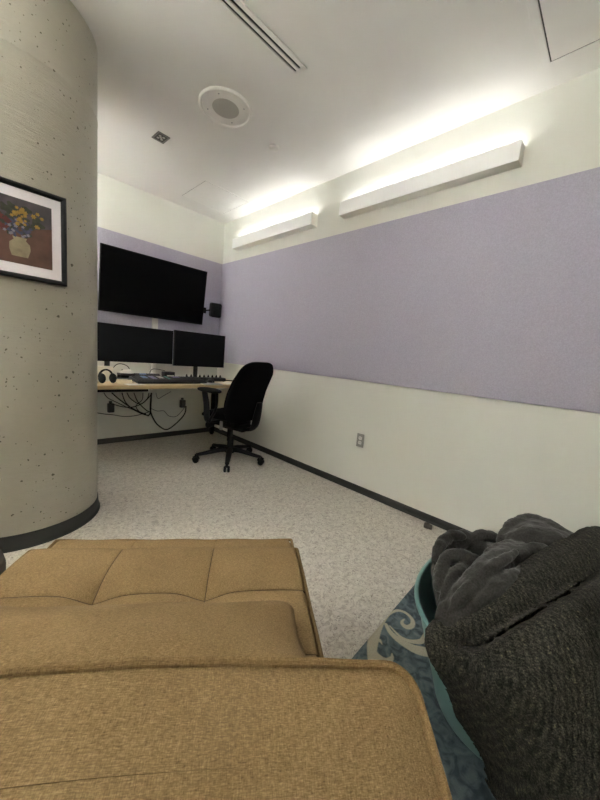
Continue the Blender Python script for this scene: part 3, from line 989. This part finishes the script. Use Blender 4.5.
def tufted(x0, x1, y0, y1, ztop, zbot, xs, ys, amp_x, amp_y, tuft, edge=.014, nx=132, ny=110):
    """boxed cushion with seams at xs, ys; returns mesh builder"""
    mb = MB()
    def top(x, y):
        px, py = puff(x, xs), puff(y, ys)
        h = amp_y*(py**.30)+amp_x*(px**.36)
        for sx in xs[1:-1]:
            for sy in ys[1:-1]:
                d2 = ((x-sx)/.055)**2+((y-sy)/.055)**2
                h -= tuft*math.exp(-d2)
        d = min(x-x0, x1-x, y-y0, y1-y)
        if d < edge:
            q = 1-d/edge
            h = h*(1-q*q)-.012*q**2.5
        h += .0022*noise.noise(Vector((x*7, y*7, 3)))
        return ztop+h-amp_x-amp_y
    # denser lines near the seams
    def lines(a, b_, seams, n):
        t = [a+(b_-a)*k/n for k in range(n+1)]
        for s_ in seams[1:-1]:
            t += [s_+q for q in (-.012, -.008, -.005, -.003, -.0015, 0, .0015, .003, .005, .008, .012)]
        return sorted(set(round(v, 5) for v in t))
    X, Y = lines(x0, x1, xs, nx//2), lines(y0, y1, ys, ny//2)
    V = [[mb.bm.verts.new((x, y, top(x, y))) for y in Y] for x in X]
    for i in range(len(X)-1):
        for j in range(len(Y)-1):
            mb.bm.faces.new((V[i][j], V[i+1][j], V[i+1][j+1], V[i][j+1]))
    per = [V[i][0] for i in range(len(X))] + [V[-1][j] for j in range(1, len(Y))] + [V[i][-1] for i in range(len(X)-2, -1, -1)] + [V[0][j] for j in range(len(Y)-2, 0, -1)]
    n = len(per)
    prev = per
    for k, z in enumerate((ztop-.05, (ztop+zbot)/2, zbot+.015, zbot)):
        bulge = (.006, .010, .004, -.006)[k]
        ring = []
        for v in per:
            cx, cy = (x0+x1)/2, (y0+y1)/2
            ring.append(mb.bm.verts.new((v.co.x+math.copysign(bulge, v.co.x-cx)*(1 if abs(abs(v.co.x-cx)-(x1-x0)/2) < 1e-4 else 0),
                                         v.co.y+math.copysign(bulge, v.co.y-cy)*(1 if abs(abs(v.co.y-cy)-(y1-y0)/2) < 1e-4 else 0), z)))
        for i in range(n):
            mb.bm.faces.new((prev[i], prev[(i+1) % n], ring[(i+1) % n], ring[i]))
        prev = ring
    mb.bm.faces.new(prev)
    return mb, top
XS = [-.44, -.155, .143, .44]
seat, topf = tufted(-.44, .44, -.26, .40, .417, .25, XS, [-.26, -.03, .178, .40], .010, .015, .022)
so = seat.build('seat_cushion', M['tan'], e, angle=60)
def piping(loop, r, name, parent, m='tan_piping'):
    mb = MB()
    pts = loop+[loop[0], loop[1]]
    mb.tube(pts, r, 8, cap=False)
    return mb.build(name, M[m], parent)
def rim(x0, x1, y0, y1, z, r=.02):
    cx, cy = (x0+x1)/2, (y0+y1)/2
    out = []
    for x, y in rrect((x1-x0)/2, (y1-y0)/2, r, 5):
        out.append((cx+x, cy+y, z+.0018*math.sin(x*23+y*17)))
    # subdivide long runs so the cord wavers a little
    o2 = []
    for i in range(len(out)):
        a, b_ = Vector(out[i]), Vector(out[(i+1) % len(out)])
        n = max(1, int((b_-a).length/.03))
        for k in range(n):
            q = a.lerp(b_, k/n)
            o2.append((q.x, q.y, z+.0016*math.sin(q.x*31+q.y*27)))
    return o2
piping(rim(-.441, .441, -.261, .4015, .392, .006), .0060, 'piping', so)
piping(rim(-.445, .445, -.265, .405, .268, .012), .0055, 'piping', so)
# dark tubes put crease shade into colour along the stitched seams of the tufting
for nm, pts in ([('seam_shade', [(sx+.0, y, topf(sx, y)+.0005) for y in [-.255+.005*k for k in range(130)]]) for sx in XS[1:-1]] +
                [('seam_shade', [(x, sy, topf(x, sy)+.0035) for x in [-.435+.005*k for k in range(175)]]) for sy in (-.03, .178)]):
    MB().tube(pts, .0020, 6).build(nm, M['seam_shade'], so)
fr, _ = tufted(-.425, .435, .414, .512, .370, .11, [-.425, -.150, .14, .435], [.414, .512], .004, .010, 0, .014, 120, 30)
fo = fr.build('front_cushion', M['tan'], e, angle=60)
piping(rim(-.426, .436, .413, .5135, .357, .005), .0055, 'piping', fo)
for x in (-.150, .14):  # dark tubes stand in for crease shade along the front seams
    MB().tube([(x, .418+.009*k, .3585+.004*math.sin(PI*k/10.5)) for k in range(11)], .0022, 6).build('seam_shade', M['seam_shade'], fo)
# back cushion, leaning back
RB = R(18.4)
TB = Matrix.Translation((0, -.217, .340)) @ Matrix.Rotation(RB, 4, 'X')   # local: x across, -y to the rear, z up the slab
mb = MB()
HB, TH = .427, .17
def sag(v):
    k = max(0, (v.x-.10)/.35)
    v.z -= .026*k*k
    return v
def cushion_ring(z, inset):
    vs = []
    O2 = rrect_dense(.452-inset, max(TH/2-inset, .0002), max(.032-inset, .0001), 8)
    for x, y in O2:
        wob = .0025*math.sin(x*14)
        vs.append(mb.bm.verts.new(sag(TB @ Vector((x+.015*(y/TH-.5)*max(0, x/.45), y-TH/2, z+wob)))))
    return vs
rings = [cushion_ring(-.12, .01), cushion_ring(-.10, 0), cushion_ring(.10, -.012), cushion_ring(.25, -.012), cushion_ring(HB-.03, -.004), cushion_ring(HB, 0)]
for q in (.004, .012, .024, .04, .06, .0849):
    rings.append(cushion_ring(HB+.014*(1-(1-q/.085)**2.2), q))
for a, b_ in zip(rings, rings[1:]):
    n = len(a)
    for k in range(n):
        mb.bm.faces.new((a[k], a[(k+1) % n], b_[(k+1) % n], b_[k]))
mb.bm.faces.new(rings[0][::-1])
bo = mb.build('back_cushion', M['tan'], e, angle=60)
loop = []
OO = rrect(.4535, TH/2+.0015, .0335, 8)
for i in range(len(OO)):
    a, b_ = Vector((*OO[i], 0)), Vector((*OO[(i+1) % len(OO)], 0))
    n = max(1, int((b_-a).length/.025))
    for k in range(n):
        q = a.lerp(b_, k/n)
        loop.append(sag(TB @ Vector((q.x+.015*(q.y/TH-.5)*max(0, q.x/.45), q.y-TH/2, HB+.002+.0025*math.sin(q.x*14)+.0010*math.sin(q.x*61)))))
piping(loop, .0052, 'piping', bo)
# platform and legs
MB().box((-.42, -.36, .085), (.42, .46, .25), .01, 2).build('base', M['tan'], e)
for sx in (-1, 1):
    for y in (-.30, .42):
        MB().lathe([(0, 0), (.016, 0), (.024, .085), (0, .085)], 18).build('leg', M['wood_dark'], e, loc=(sx*.38, y, 0))

# lumbar pillow lying on the seat against the back cushion
e2 = empty('lumbar_pillow', P0+rv*-.050+fv*-.078, YS, 'long plain tan pillow lying on the sofa seat against its back cushion', 'pillow')
a_, b_ = .437, .150
def pil(x, y, z):
    u, v = x/a_, y/b_
    px = x*(1-.035*(1-v*v))
    py = y*(1-.06*(1-u*u)**2)+.006*math.sin(7*u)
    k = max(0, abs(u)-.8)/.2*max(0, v-.4)/.6
    py += .018*k
    px += math.copysign(.006*k, u)
    zz = z*(1+.10*noise.noise(Vector((x*6, y*6, 5))))
    if z > 0 and abs(u) > .75:
        zz += .006*math.sin(y*95)*(abs(u)-.75)*4*(1-abs(u))*4
    return (px, py, zz + .475 - .11*(v*.5) + .004*math.sin(x*20)*abs(v))
po = MB().pad(a_, b_, 9, .082, .045, pil, 22, 128, 3.0).build('cover', M['tan'], e2, angle=80)
for v in po.data.vertices:      # stay above the tufted seat
    lx, ly = v.co.x-.045, v.co.y-.095
    if -.44 < lx < .44 and -.26 < ly < .40:
        v.co.z = max(v.co.z, topf(lx, ly)+.003)
MB().box((.405, -.085, .4565), (.452, -.078, .459)).build('side_tag', M['seam_shade'], e2)

# dark ottoman beside the column, at the left edge
e3 = empty('ottoman', (-2.415, -2.16, 0), R(10), 'dark brown cloth ottoman, its edge showing at the far left beside the column', 'ottoman')
MB().pad(.21, .21, 4, .03, .15, lambda x, y, z: (x, y, .24+z), 8, 48, 5).build('cushion', M['brown_fabric'], e3)
MB().pad(.20, .20, 4, .02, .02, lambda x, y, z: (x, y, .07+z), 4, 48, 6).build('base', M['black_matte'], e3)
for sx in (-1, 1):
    for sy in (-1, 1):
        MB().cyl((sx*.14, sy*.14, 0), (sx*.14, sy*.14, .06), .018, .022, 14).build('foot', M['black_matte'], e3)

# ------------------------------------------------------------------ rug
strokes = [
 ([(-1.2519, -3.2724), (-1.2079, -3.2468), (-1.1622, -3.2273), (-1.1160, -3.2145), (-1.0609, -3.2055), (-1.0047, -3.2056), (-0.9601, -3.2220), (-0.9440, -3.2498), (-0.9502, -3.2802), (-0.9688, -3.2990), (-0.9955, -3.3022), (-1.0129, -3.2920), (-1.0138, -3.2759), (-1.0024, -3.2655), (-0.9822, -3.2652)],
  [36, 46, 48, 40, 30, 20, 16, 16, 18, 22, 26, 26, 20, 14, 6]),
 ([(-1.0694, -3.2264), (-1.0899, -3.2574), (-1.0978, -3.2915), (-1.0966, -3.3268), (-1.0868, -3.3635), (-1.0667, -3.3944), (-1.0381, -3.4280)], [16, 24, 30, 36, 46, 50, 40]),
 ([(-1.0643, -3.2415), (-1.0783, -3.2958), (-1.0678, -3.3336), (-1.0298, -3.3647), (-0.9826, -3.3577), (-0.9463, -3.3455)], [6, 14, 20, 26, 14, 4]),
 ([(-1.2292, -3.2654), (-1.2289, -3.2938), (-1.2167, -3.3146), (-1.1923, -3.3216), (-1.1736, -3.3127)], [40, 34, 26, 18, 4]),
 ([(-1.1731, -3.2379), (-1.1601, -3.2489), (-1.1681, -3.2664)], [26, 18, 4]),
 ([(-0.8900, -3.2944), (-0.9014, -3.3148), (-0.9302, -3.3312)], [8, 22, 6]),
]
PXR = .00085        # metres per drawing unit
segs = []
for pts, ws in strokes:
    P, W_ = spline([Vector((*q, 0)) for q in pts], ws, 8)
    for i in range(len(P)-1):
        segs.append((P[i], P[i+1], W_[i]*PXR, W_[i+1]*PXR))
def cream(x, y):
    best = -1
    for a, b_, wa, wb in segs:
        if abs(x-a.x) > .06 or abs(y-a.y) > .06: continue
        d = b_-a
        L2 = d.length_squared or 1e-9
        t = min(1, max(0, ((x-a.x)*d.x+(y-a.y)*d.y)/L2))
        dd = math.hypot(x-a.x-d.x*t, y-a.y-d.y*t)
        w = (wa+(wb-wa)*t)/2
        best = max(best, (w-dd)/.0018)
    return min(1, max(0, best+.5))
rugo = (-.875, -3.950)
rot = R(2.8)
RX, RY = .62, .75
# fine cells where the scroll shows, coarse elsewhere
xs = [-RX+.003*k for k in range(int(.80/.003))]; xs += [xs[-1]+.02*k for k in range(1, 60) if xs[-1]+.02*k < RX] + [RX]
ys = [RY-.003*k for k in range(int(.50/.003))]; ys += [ys[-1]-.02*k for k in range(1, 70) if ys[-1]-.02*k > -RY] + [-RY]
mb = MB()
V = []
vals = []
cr_, sr_ = math.cos(rot), math.sin(rot)
for x in xs:
    row = []
    for y in ys:
        d = min(RX-abs(x), RY-abs(y))
        z = .011*min(1, .35+d/.012) if d < .012 else .011
        row.append(mb.bm.verts.new((x, y, z)))
        wx, wy = rugo[0]+cr_*x-sr_*y, rugo[1]+sr_*x+cr_*y
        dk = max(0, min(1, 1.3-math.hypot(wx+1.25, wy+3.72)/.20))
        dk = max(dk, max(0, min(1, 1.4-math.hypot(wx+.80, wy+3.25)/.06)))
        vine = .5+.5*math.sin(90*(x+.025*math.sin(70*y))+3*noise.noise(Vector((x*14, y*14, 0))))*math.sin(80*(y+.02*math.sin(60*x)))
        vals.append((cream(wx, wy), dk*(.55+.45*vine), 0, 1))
    V.append(row)
for i in range(len(xs)-1):
    for j in range(len(ys)-1):
        mb.bm.faces.new((V[i][j], V[i][j+1], V[i+1][j+1], V[i+1][j]))
per = V[0] + [V[i][-1] for i in range(1, len(xs))] + V[-1][-2::-1] + [V[i][0] for i in range(len(xs)-2, 0, -1)]
lowr = [mb.bm.verts.new((v.co.x, v.co.y, 0)) for v in per]
for i in range(len(per)):
    j = (i+1) % len(per)
    mb.bm.faces.new((per[i], per[j], lowr[j], lowr[i]))
nper = len(per)
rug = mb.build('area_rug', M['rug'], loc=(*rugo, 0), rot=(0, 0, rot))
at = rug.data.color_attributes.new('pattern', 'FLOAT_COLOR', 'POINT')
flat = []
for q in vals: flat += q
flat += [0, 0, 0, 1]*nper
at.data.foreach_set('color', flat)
tag(rug, 'blue patterned rug with a cream scroll, under the teal tub', 'rug')

# ------------------------------------------------------------------ teal tub
TX, TY, TA, TBb, TN, TZ = -1.02, -3.66, .38, .30, 2.4, .365
def sup(th, a, b_, n=TN):
    c_, s_ = math.cos(th), math.sin(th)
    return (a*math.copysign(abs(c_)**(2/n), c_), b_*math.copysign(abs(s_)**(2/n), s_))
e = empty('laundry_tub', (TX, TY, .011), 0, 'teal plastic laundry tub standing on the rug, heaped with dark blankets', 'tub')
prof = [(.0, .004), (.60, .004), (.672, .010), (.70, .030), (.78, .12), (.87, .215), (.96, .31), (.988, .345), (1.0, .352), (1.018, .354), (1.022, .348), (1.016, .338), (1.0, .336)]
prof_o = [(.985, .336), (.96, .29), (.88, .20), (.79, .105), (.715, .018), (.690, .002), (.60, 0), (0, 0)]
def shell(mb, prof, seg=96):
    rings = []
    for s_, z in prof:
        if s_ == 0:
            v = mb.bm.verts.new((0, 0, z)); rings.append([v]*seg)
        else:
            rings.append([mb.bm.verts.new((*sup(2*PI*k/seg, TA*s_, TBb*s_), z)) for k in range(seg)])
    for A, B in zip(rings, rings[1:]):
        for k in range(seg):
            q = []
            for x in (A[k], A[(k+1) % seg], B[(k+1) % seg], B[k]):
                if x not in q: q.append(x)
            if len(q) > 2: mb.bm.faces.new(q)
mb = MB(); shell(mb, prof+prof_o)
mb.build('tub_body', M['teal'], e)
mb = MB()
pts = [(*sup(2*PI*k/96, TA*1.012, TBb*1.012), .348) for k in range(96)]
mb.tube(pts+[pts[0], pts[1]], .0075, 10, cap=False)
mb.build('rolled_rim', M['teal'], e)

# ------------------------------------------------------------------ blankets heaped in the tub
def remesh(o, vox, smooth=6, strength=0, size=.05, disp2=0, size2=.02):
    m = o.modifiers.new('remesh', 'REMESH'); m.mode = 'VOXEL'; m.voxel_size = vox; m.use_smooth_shade = True
    if smooth:
        s_ = o.modifiers.new('smooth', 'SMOOTH'); s_.iterations = smooth; s_.factor = .5
    for st, sz in ((strength, size), (disp2, size2)):
        if st:
            tx = bpy.data.textures.new('cloth_noise', 'CLOUDS'); tx.noise_scale = sz; tx.noise_depth = 2
            d = o.modifiers.new('wrinkle', 'DISPLACE'); d.texture = tx; d.strength = st; d.mid_level = .5; d.texture_coords = 'LOCAL'
    return o
mb = MB()
# soft body of the heap, kept inside the tub
mb.pad(.30, .23, 2.6, .125, .20, lambda x, y, z: (TX+x+.03, TY+y, .36+z), 10, 56, 2.0)
def fold(pts, r, flat=None, up=None):
    mb.tube(pts, r, 14, smooth=6, flat=flat, up=up)
    mb.ball(pts[0], r[0] if hasattr(r, '__len__') else r, 14)
    mb.ball(pts[-1], r[-1] if hasattr(r, '__len__') else r, 14)
fold([(-1.303, -3.506, 0.420), (-1.245, -3.468, 0.450), (-1.165, -3.437, 0.475), (-1.090, -3.440, 0.495), (-1.043, -3.471, 0.500), (-1.041, -3.505, 0.490)], [.030, .034, .036, .036, .034, .030])
fold([(-1.322, -3.483, 0.470), (-1.282, -3.470, 0.495), (-1.238, -3.468, 0.515), (-1.213, -3.496, 0.530), (-1.207, -3.532, 0.530), (-1.204, -3.552, 0.520)], [.016, .018, .020, .020, .018, .014])
fold([(-1.361, -3.509, 0.450), (-1.318, -3.508, 0.480), (-1.270, -3.511, 0.500), (-1.232, -3.526, 0.505), (-1.222, -3.543, 0.500)], [.014, .018, .020, .018, .012])
fold([(-1.235, -3.436, 0.490), (-1.191, -3.428, 0.520), (-1.133, -3.436, 0.535), (-1.107, -3.466, 0.540)], [.014, .018, .018, .014])
fold([(-1.043, -3.488, 0.520), (-1.019, -3.514, 0.535), (-1.011, -3.543, 0.535)], [.018, .020, .016])
fold([(-1.387, -3.539, 0.455), (-1.357, -3.555, 0.505), (-1.305, -3.577, 0.540), (-1.258, -3.601, 0.580), (-1.198, -3.628, 0.600)], [.012, .017, .018, .016, .010])
fold([(-1.381, -3.565, 0.440), (-1.356, -3.586, 0.490), (-1.312, -3.610, 0.525), (-1.276, -3.634, 0.560), (-1.208, -3.657, 0.575)], [.012, .017, .018, .016, .010])
fold([(-1.408, -3.513, 0.437), (-1.335, -3.515, 0.477), (-1.292, -3.538, 0.517), (-1.248, -3.560, 0.547), (-1.187, -3.562, 0.567), (-1.130, -3.584, 0.582), (-1.060, -3.623, 0.582)], [.007]*7)
fold([(-1.378, -3.545, 0.430), (-1.326, -3.557, 0.475), (-1.285, -3.579, 0.520), (-1.210, -3.592, 0.545), (-1.134, -3.614, 0.560)], [.035, .042, .045, .042, .03])
fold([(-1.346, -3.591, 0.490), (-1.304, -3.613, 0.535), (-1.258, -3.635, 0.555)], [.02, .024, .02])
fold([(-1.062, -3.577, 0.560), (-0.993, -3.585, 0.585), (-0.925, -3.620, 0.600), (-0.946, -3.681, 0.610), (-0.985, -3.734, 0.615)], [.022, .026, .028, .025, .018])
fold([(-1.059, -3.607, 0.560), (-1.035, -3.652, 0.590), (-1.038, -3.703, 0.600)], [.04, .045, .04])
fold([(-1.169, -3.642, 0.555), (-1.155, -3.635, 0.580), (-1.113, -3.660, 0.595), (-1.108, -3.692, 0.600), (-1.129, -3.721, 0.600)], [.018, .02, .02, .018, .015])
def sheet(rows, th=.010, n=40):
    f = net(rows)
    U = [[f(i/n, j/n) for j in range(n+1)] for i in range(n+1)]
    T = []
    for i in range(n+1):
        for j in range(n+1):
            du = U[min(i+1, n)][j]-U[max(i-1, 0)][j]
            dv = U[i][min(j+1, n)]-U[i][max(j-1, 0)]
            nn = du.cross(dv)
            T.append(nn.normalized() if nn.length > 1e-9 else Vector((0, 0, 1)))
    A = [[mb.bm.verts.new(U[i][j]+T[i*(n+1)+j]*th/2) for j in range(n+1)] for i in range(n+1)]
    B = [[mb.bm.verts.new(U[i][j]-T[i*(n+1)+j]*th/2) for j in range(n+1)] for i in range(n+1)]
    for i in range(n):
        for j in range(n):
            mb.bm.faces.new((A[i][j], A[i+1][j], A[i+1][j+1], A[i][j+1]))
            mb.bm.faces.new((B[i][j], B[i][j+1], B[i+1][j+1], B[i+1][j]))
    for k in range(n):
        for (a, b_) in (((k, 0), (k+1, 0)), ((n, k), (n, k+1)), ((k+1, n), (k, n)), ((0, k+1), (0, k))):
            mb.bm.faces.new((A[a[0]][a[1]], B[a[0]][a[1]], B[b_[0]][b_[1]], A[b_[0]][b_[1]]))
# the hemmed flap lying over the left lump, and the flap standing at the back
sheet([[(-1.405, -3.513, 0.435), (-1.332, -3.514, 0.475), (-1.289, -3.537, 0.515), (-1.244, -3.559, 0.545), (-1.183, -3.561, 0.565), (-1.125, -3.583, 0.580), (-1.056, -3.623, 0.580)],
       [(-1.406, -3.528, 0.440), (-1.362, -3.541, 0.490), (-1.323, -3.566, 0.530), (-1.278, -3.586, 0.560), (-1.228, -3.596, 0.580), (-1.166, -3.616, 0.590), (-1.104, -3.645, 0.590)],
       [(-1.389, -3.544, 0.430), (-1.354, -3.561, 0.475), (-1.308, -3.584, 0.510), (-1.252, -3.606, 0.535), (-1.196, -3.623, 0.550), (-1.136, -3.642, 0.560), (-1.075, -3.669, 0.565)],
       [(-1.387, -3.565, 0.420), (-1.367, -3.590, 0.470), (-1.334, -3.613, 0.510), (-1.284, -3.634, 0.535), (-1.235, -3.654, 0.550), (-1.168, -3.674, 0.560), (-1.101, -3.696, 0.565)]])
sheet([[(-1.082, -3.580, 0.555), (-1.010, -3.580, 0.585), (-0.946, -3.599, 0.605), (-0.909, -3.632, 0.615), (-0.935, -3.681, 0.620), (-0.949, -3.715, 0.620), (-0.965, -3.745, 0.620)],
       [(-1.121, -3.593, 0.560), (-1.068, -3.599, 0.590), (-1.019, -3.620, 0.610), (-0.986, -3.651, 0.620), (-1.003, -3.693, 0.625), (-1.014, -3.725, 0.625), (-1.012, -3.753, 0.622)],
       [(-1.130, -3.604, 0.550), (-1.087, -3.616, 0.575), (-1.053, -3.641, 0.595), (-1.026, -3.669, 0.605), (-1.042, -3.706, 0.610), (-1.044, -3.737, 0.610), (-1.041, -3.763, 0.610)]], .012)
fl = mb.build('fleece_blanket', M['fleece'])
remesh(fl, .0042, 2, .010, .03, .003, .012)
tag(fl, 'crumpled smooth charcoal fleece blanket at the back of the heap in the teal tub', 'blanket')

ctrl = [
 [(-1.334, -3.517, 0.320), (-1.331, -3.597, 0.385), (-1.255, -3.665, 0.460), (-1.120, -3.737, 0.520), (-0.914, -3.809, 0.550), (-0.623, -3.885, 0.490)],
 [(-1.421, -3.526, 0.365), (-1.439, -3.613, 0.440), (-1.411, -3.680, 0.530), (-1.325, -3.742, 0.590), (-1.209, -3.801, 0.630), (-1.022, -3.863, 0.605)],
 [(-1.435, -3.544, 0.330), (-1.462, -3.630, 0.430), (-1.447, -3.702, 0.515), (-1.385, -3.763, 0.570), (-1.265, -3.826, 0.605), (-1.086, -3.887, 0.585)],
 [(-1.403, -3.573, 0.260), (-1.473, -3.667, 0.380), (-1.475, -3.733, 0.455), (-1.420, -3.793, 0.500), (-1.326, -3.853, 0.530), (-1.175, -3.932, 0.540)],
 [(-1.385, -3.611, 0.180), (-1.446, -3.705, 0.290), (-1.464, -3.772, 0.365), (-1.422, -3.829, 0.410), (-1.350, -3.888, 0.440), (-1.210, -3.972, 0.450)],
 [(-1.349, -3.656, 0.100), (-1.433, -3.743, 0.200), (-1.460, -3.808, 0.270), (-1.420, -3.868, 0.300), (-1.374, -3.923, 0.340), (-1.243, -4.010, 0.350)],
 [(-1.371, -3.703, 0.040), (-1.438, -3.795, 0.100), (-1.465, -3.857, 0.150), (-1.425, -3.914, 0.180), (-1.345, -3.982, 0.220), (-1.208, -4.070, 0.240)],
]
f0 = net(ctrl)
mb = MB()
def fpan(u, v):
    p = f0(u, v)
    q = noise.noise(p*6)*.010+noise.noise(p*15)*.004
    return p+Vector((-.5, -.3, .6))*q
off = Vector((.030, .022, -.030))
NU = 70
top = [[mb.bm.verts.new(fpan(i/NU, j/NU)) for j in range(NU+1)] for i in range(NU+1)]
bot = [[mb.bm.verts.new(v.co+off) for v in row] for row in top]
for i in range(NU):
    for j in range(NU):
        mb.bm.faces.new((top[i][j], top[i+1][j], top[i+1][j+1], top[i][j+1]))
        mb.bm.faces.new((bot[i][j], bot[i][j+1], bot[i+1][j+1], bot[i+1][j]))
for k in range(NU):
    for (a, b_) in (((k, 0), (k+1, 0)), ((NU, k), (NU, k+1)), ((k+1, NU), (k, NU)), ((0, k+1), (0, k))):
        mb.bm.faces.new((top[a[0]][a[1]], bot[a[0]][a[1]], bot[b_[0]][b_[1]], top[b_[0]][b_[1]]))
fold([(-1.406, -3.556, 0.420), (-1.369, -3.595, 0.455), (-1.310, -3.633, 0.490), (-1.241, -3.670, 0.530), (-1.161, -3.712, 0.570), (-1.052, -3.759, 0.600), (-0.910, -3.810, 0.605), (-.90, -3.865, .50)], [.02, .030, .042, .052, .056, .054, .05, .04])
fold([(-1.433, -3.541, 0.350), (-1.428, -3.524, 0.380), (-1.400, -3.525, 0.405), (-1.373, -3.553, 0.430), (-1.356, -3.599, 0.455), (-1.332, -3.647, 0.475)], [.020, .024, .027, .029, .027, .018])
fold([(-1.283, -3.638, 0.540), (-1.238, -3.640, 0.555), (-1.232, -3.667, 0.565), (-1.203, -3.681, 0.580)], [.014, .016, .016, .014])
th = mb.build('knitted_throw', M['knit'])
remesh(th, .0065, 2, .008, .03, .003, .010)
tag(th, 'coarse charcoal knitted throw hanging over the near side of the teal tub', 'throw')

# ------------------------------------------------------------------ world and view
w_ = bpy.data.worlds.new('world'); scene.world = w_
w_.use_nodes = True
w_.node_tree.nodes['Background'].inputs['Color'].default_value = (.02, .02, .02, 1)
vs = scene.view_settings
scene.display_settings.display_device = 'sRGB'
vs.view_transform = 'Standard'
vs.look = 'None'
vs.gamma = 1
vs.use_curve_mapping = False
vs.exposure = 1.62
scene.cycles.use_denoising = True
scene.cycles.sample_clamp_indirect = 0
scene.cycles.max_bounces = 10
scene.cycles.diffuse_bounces = 7
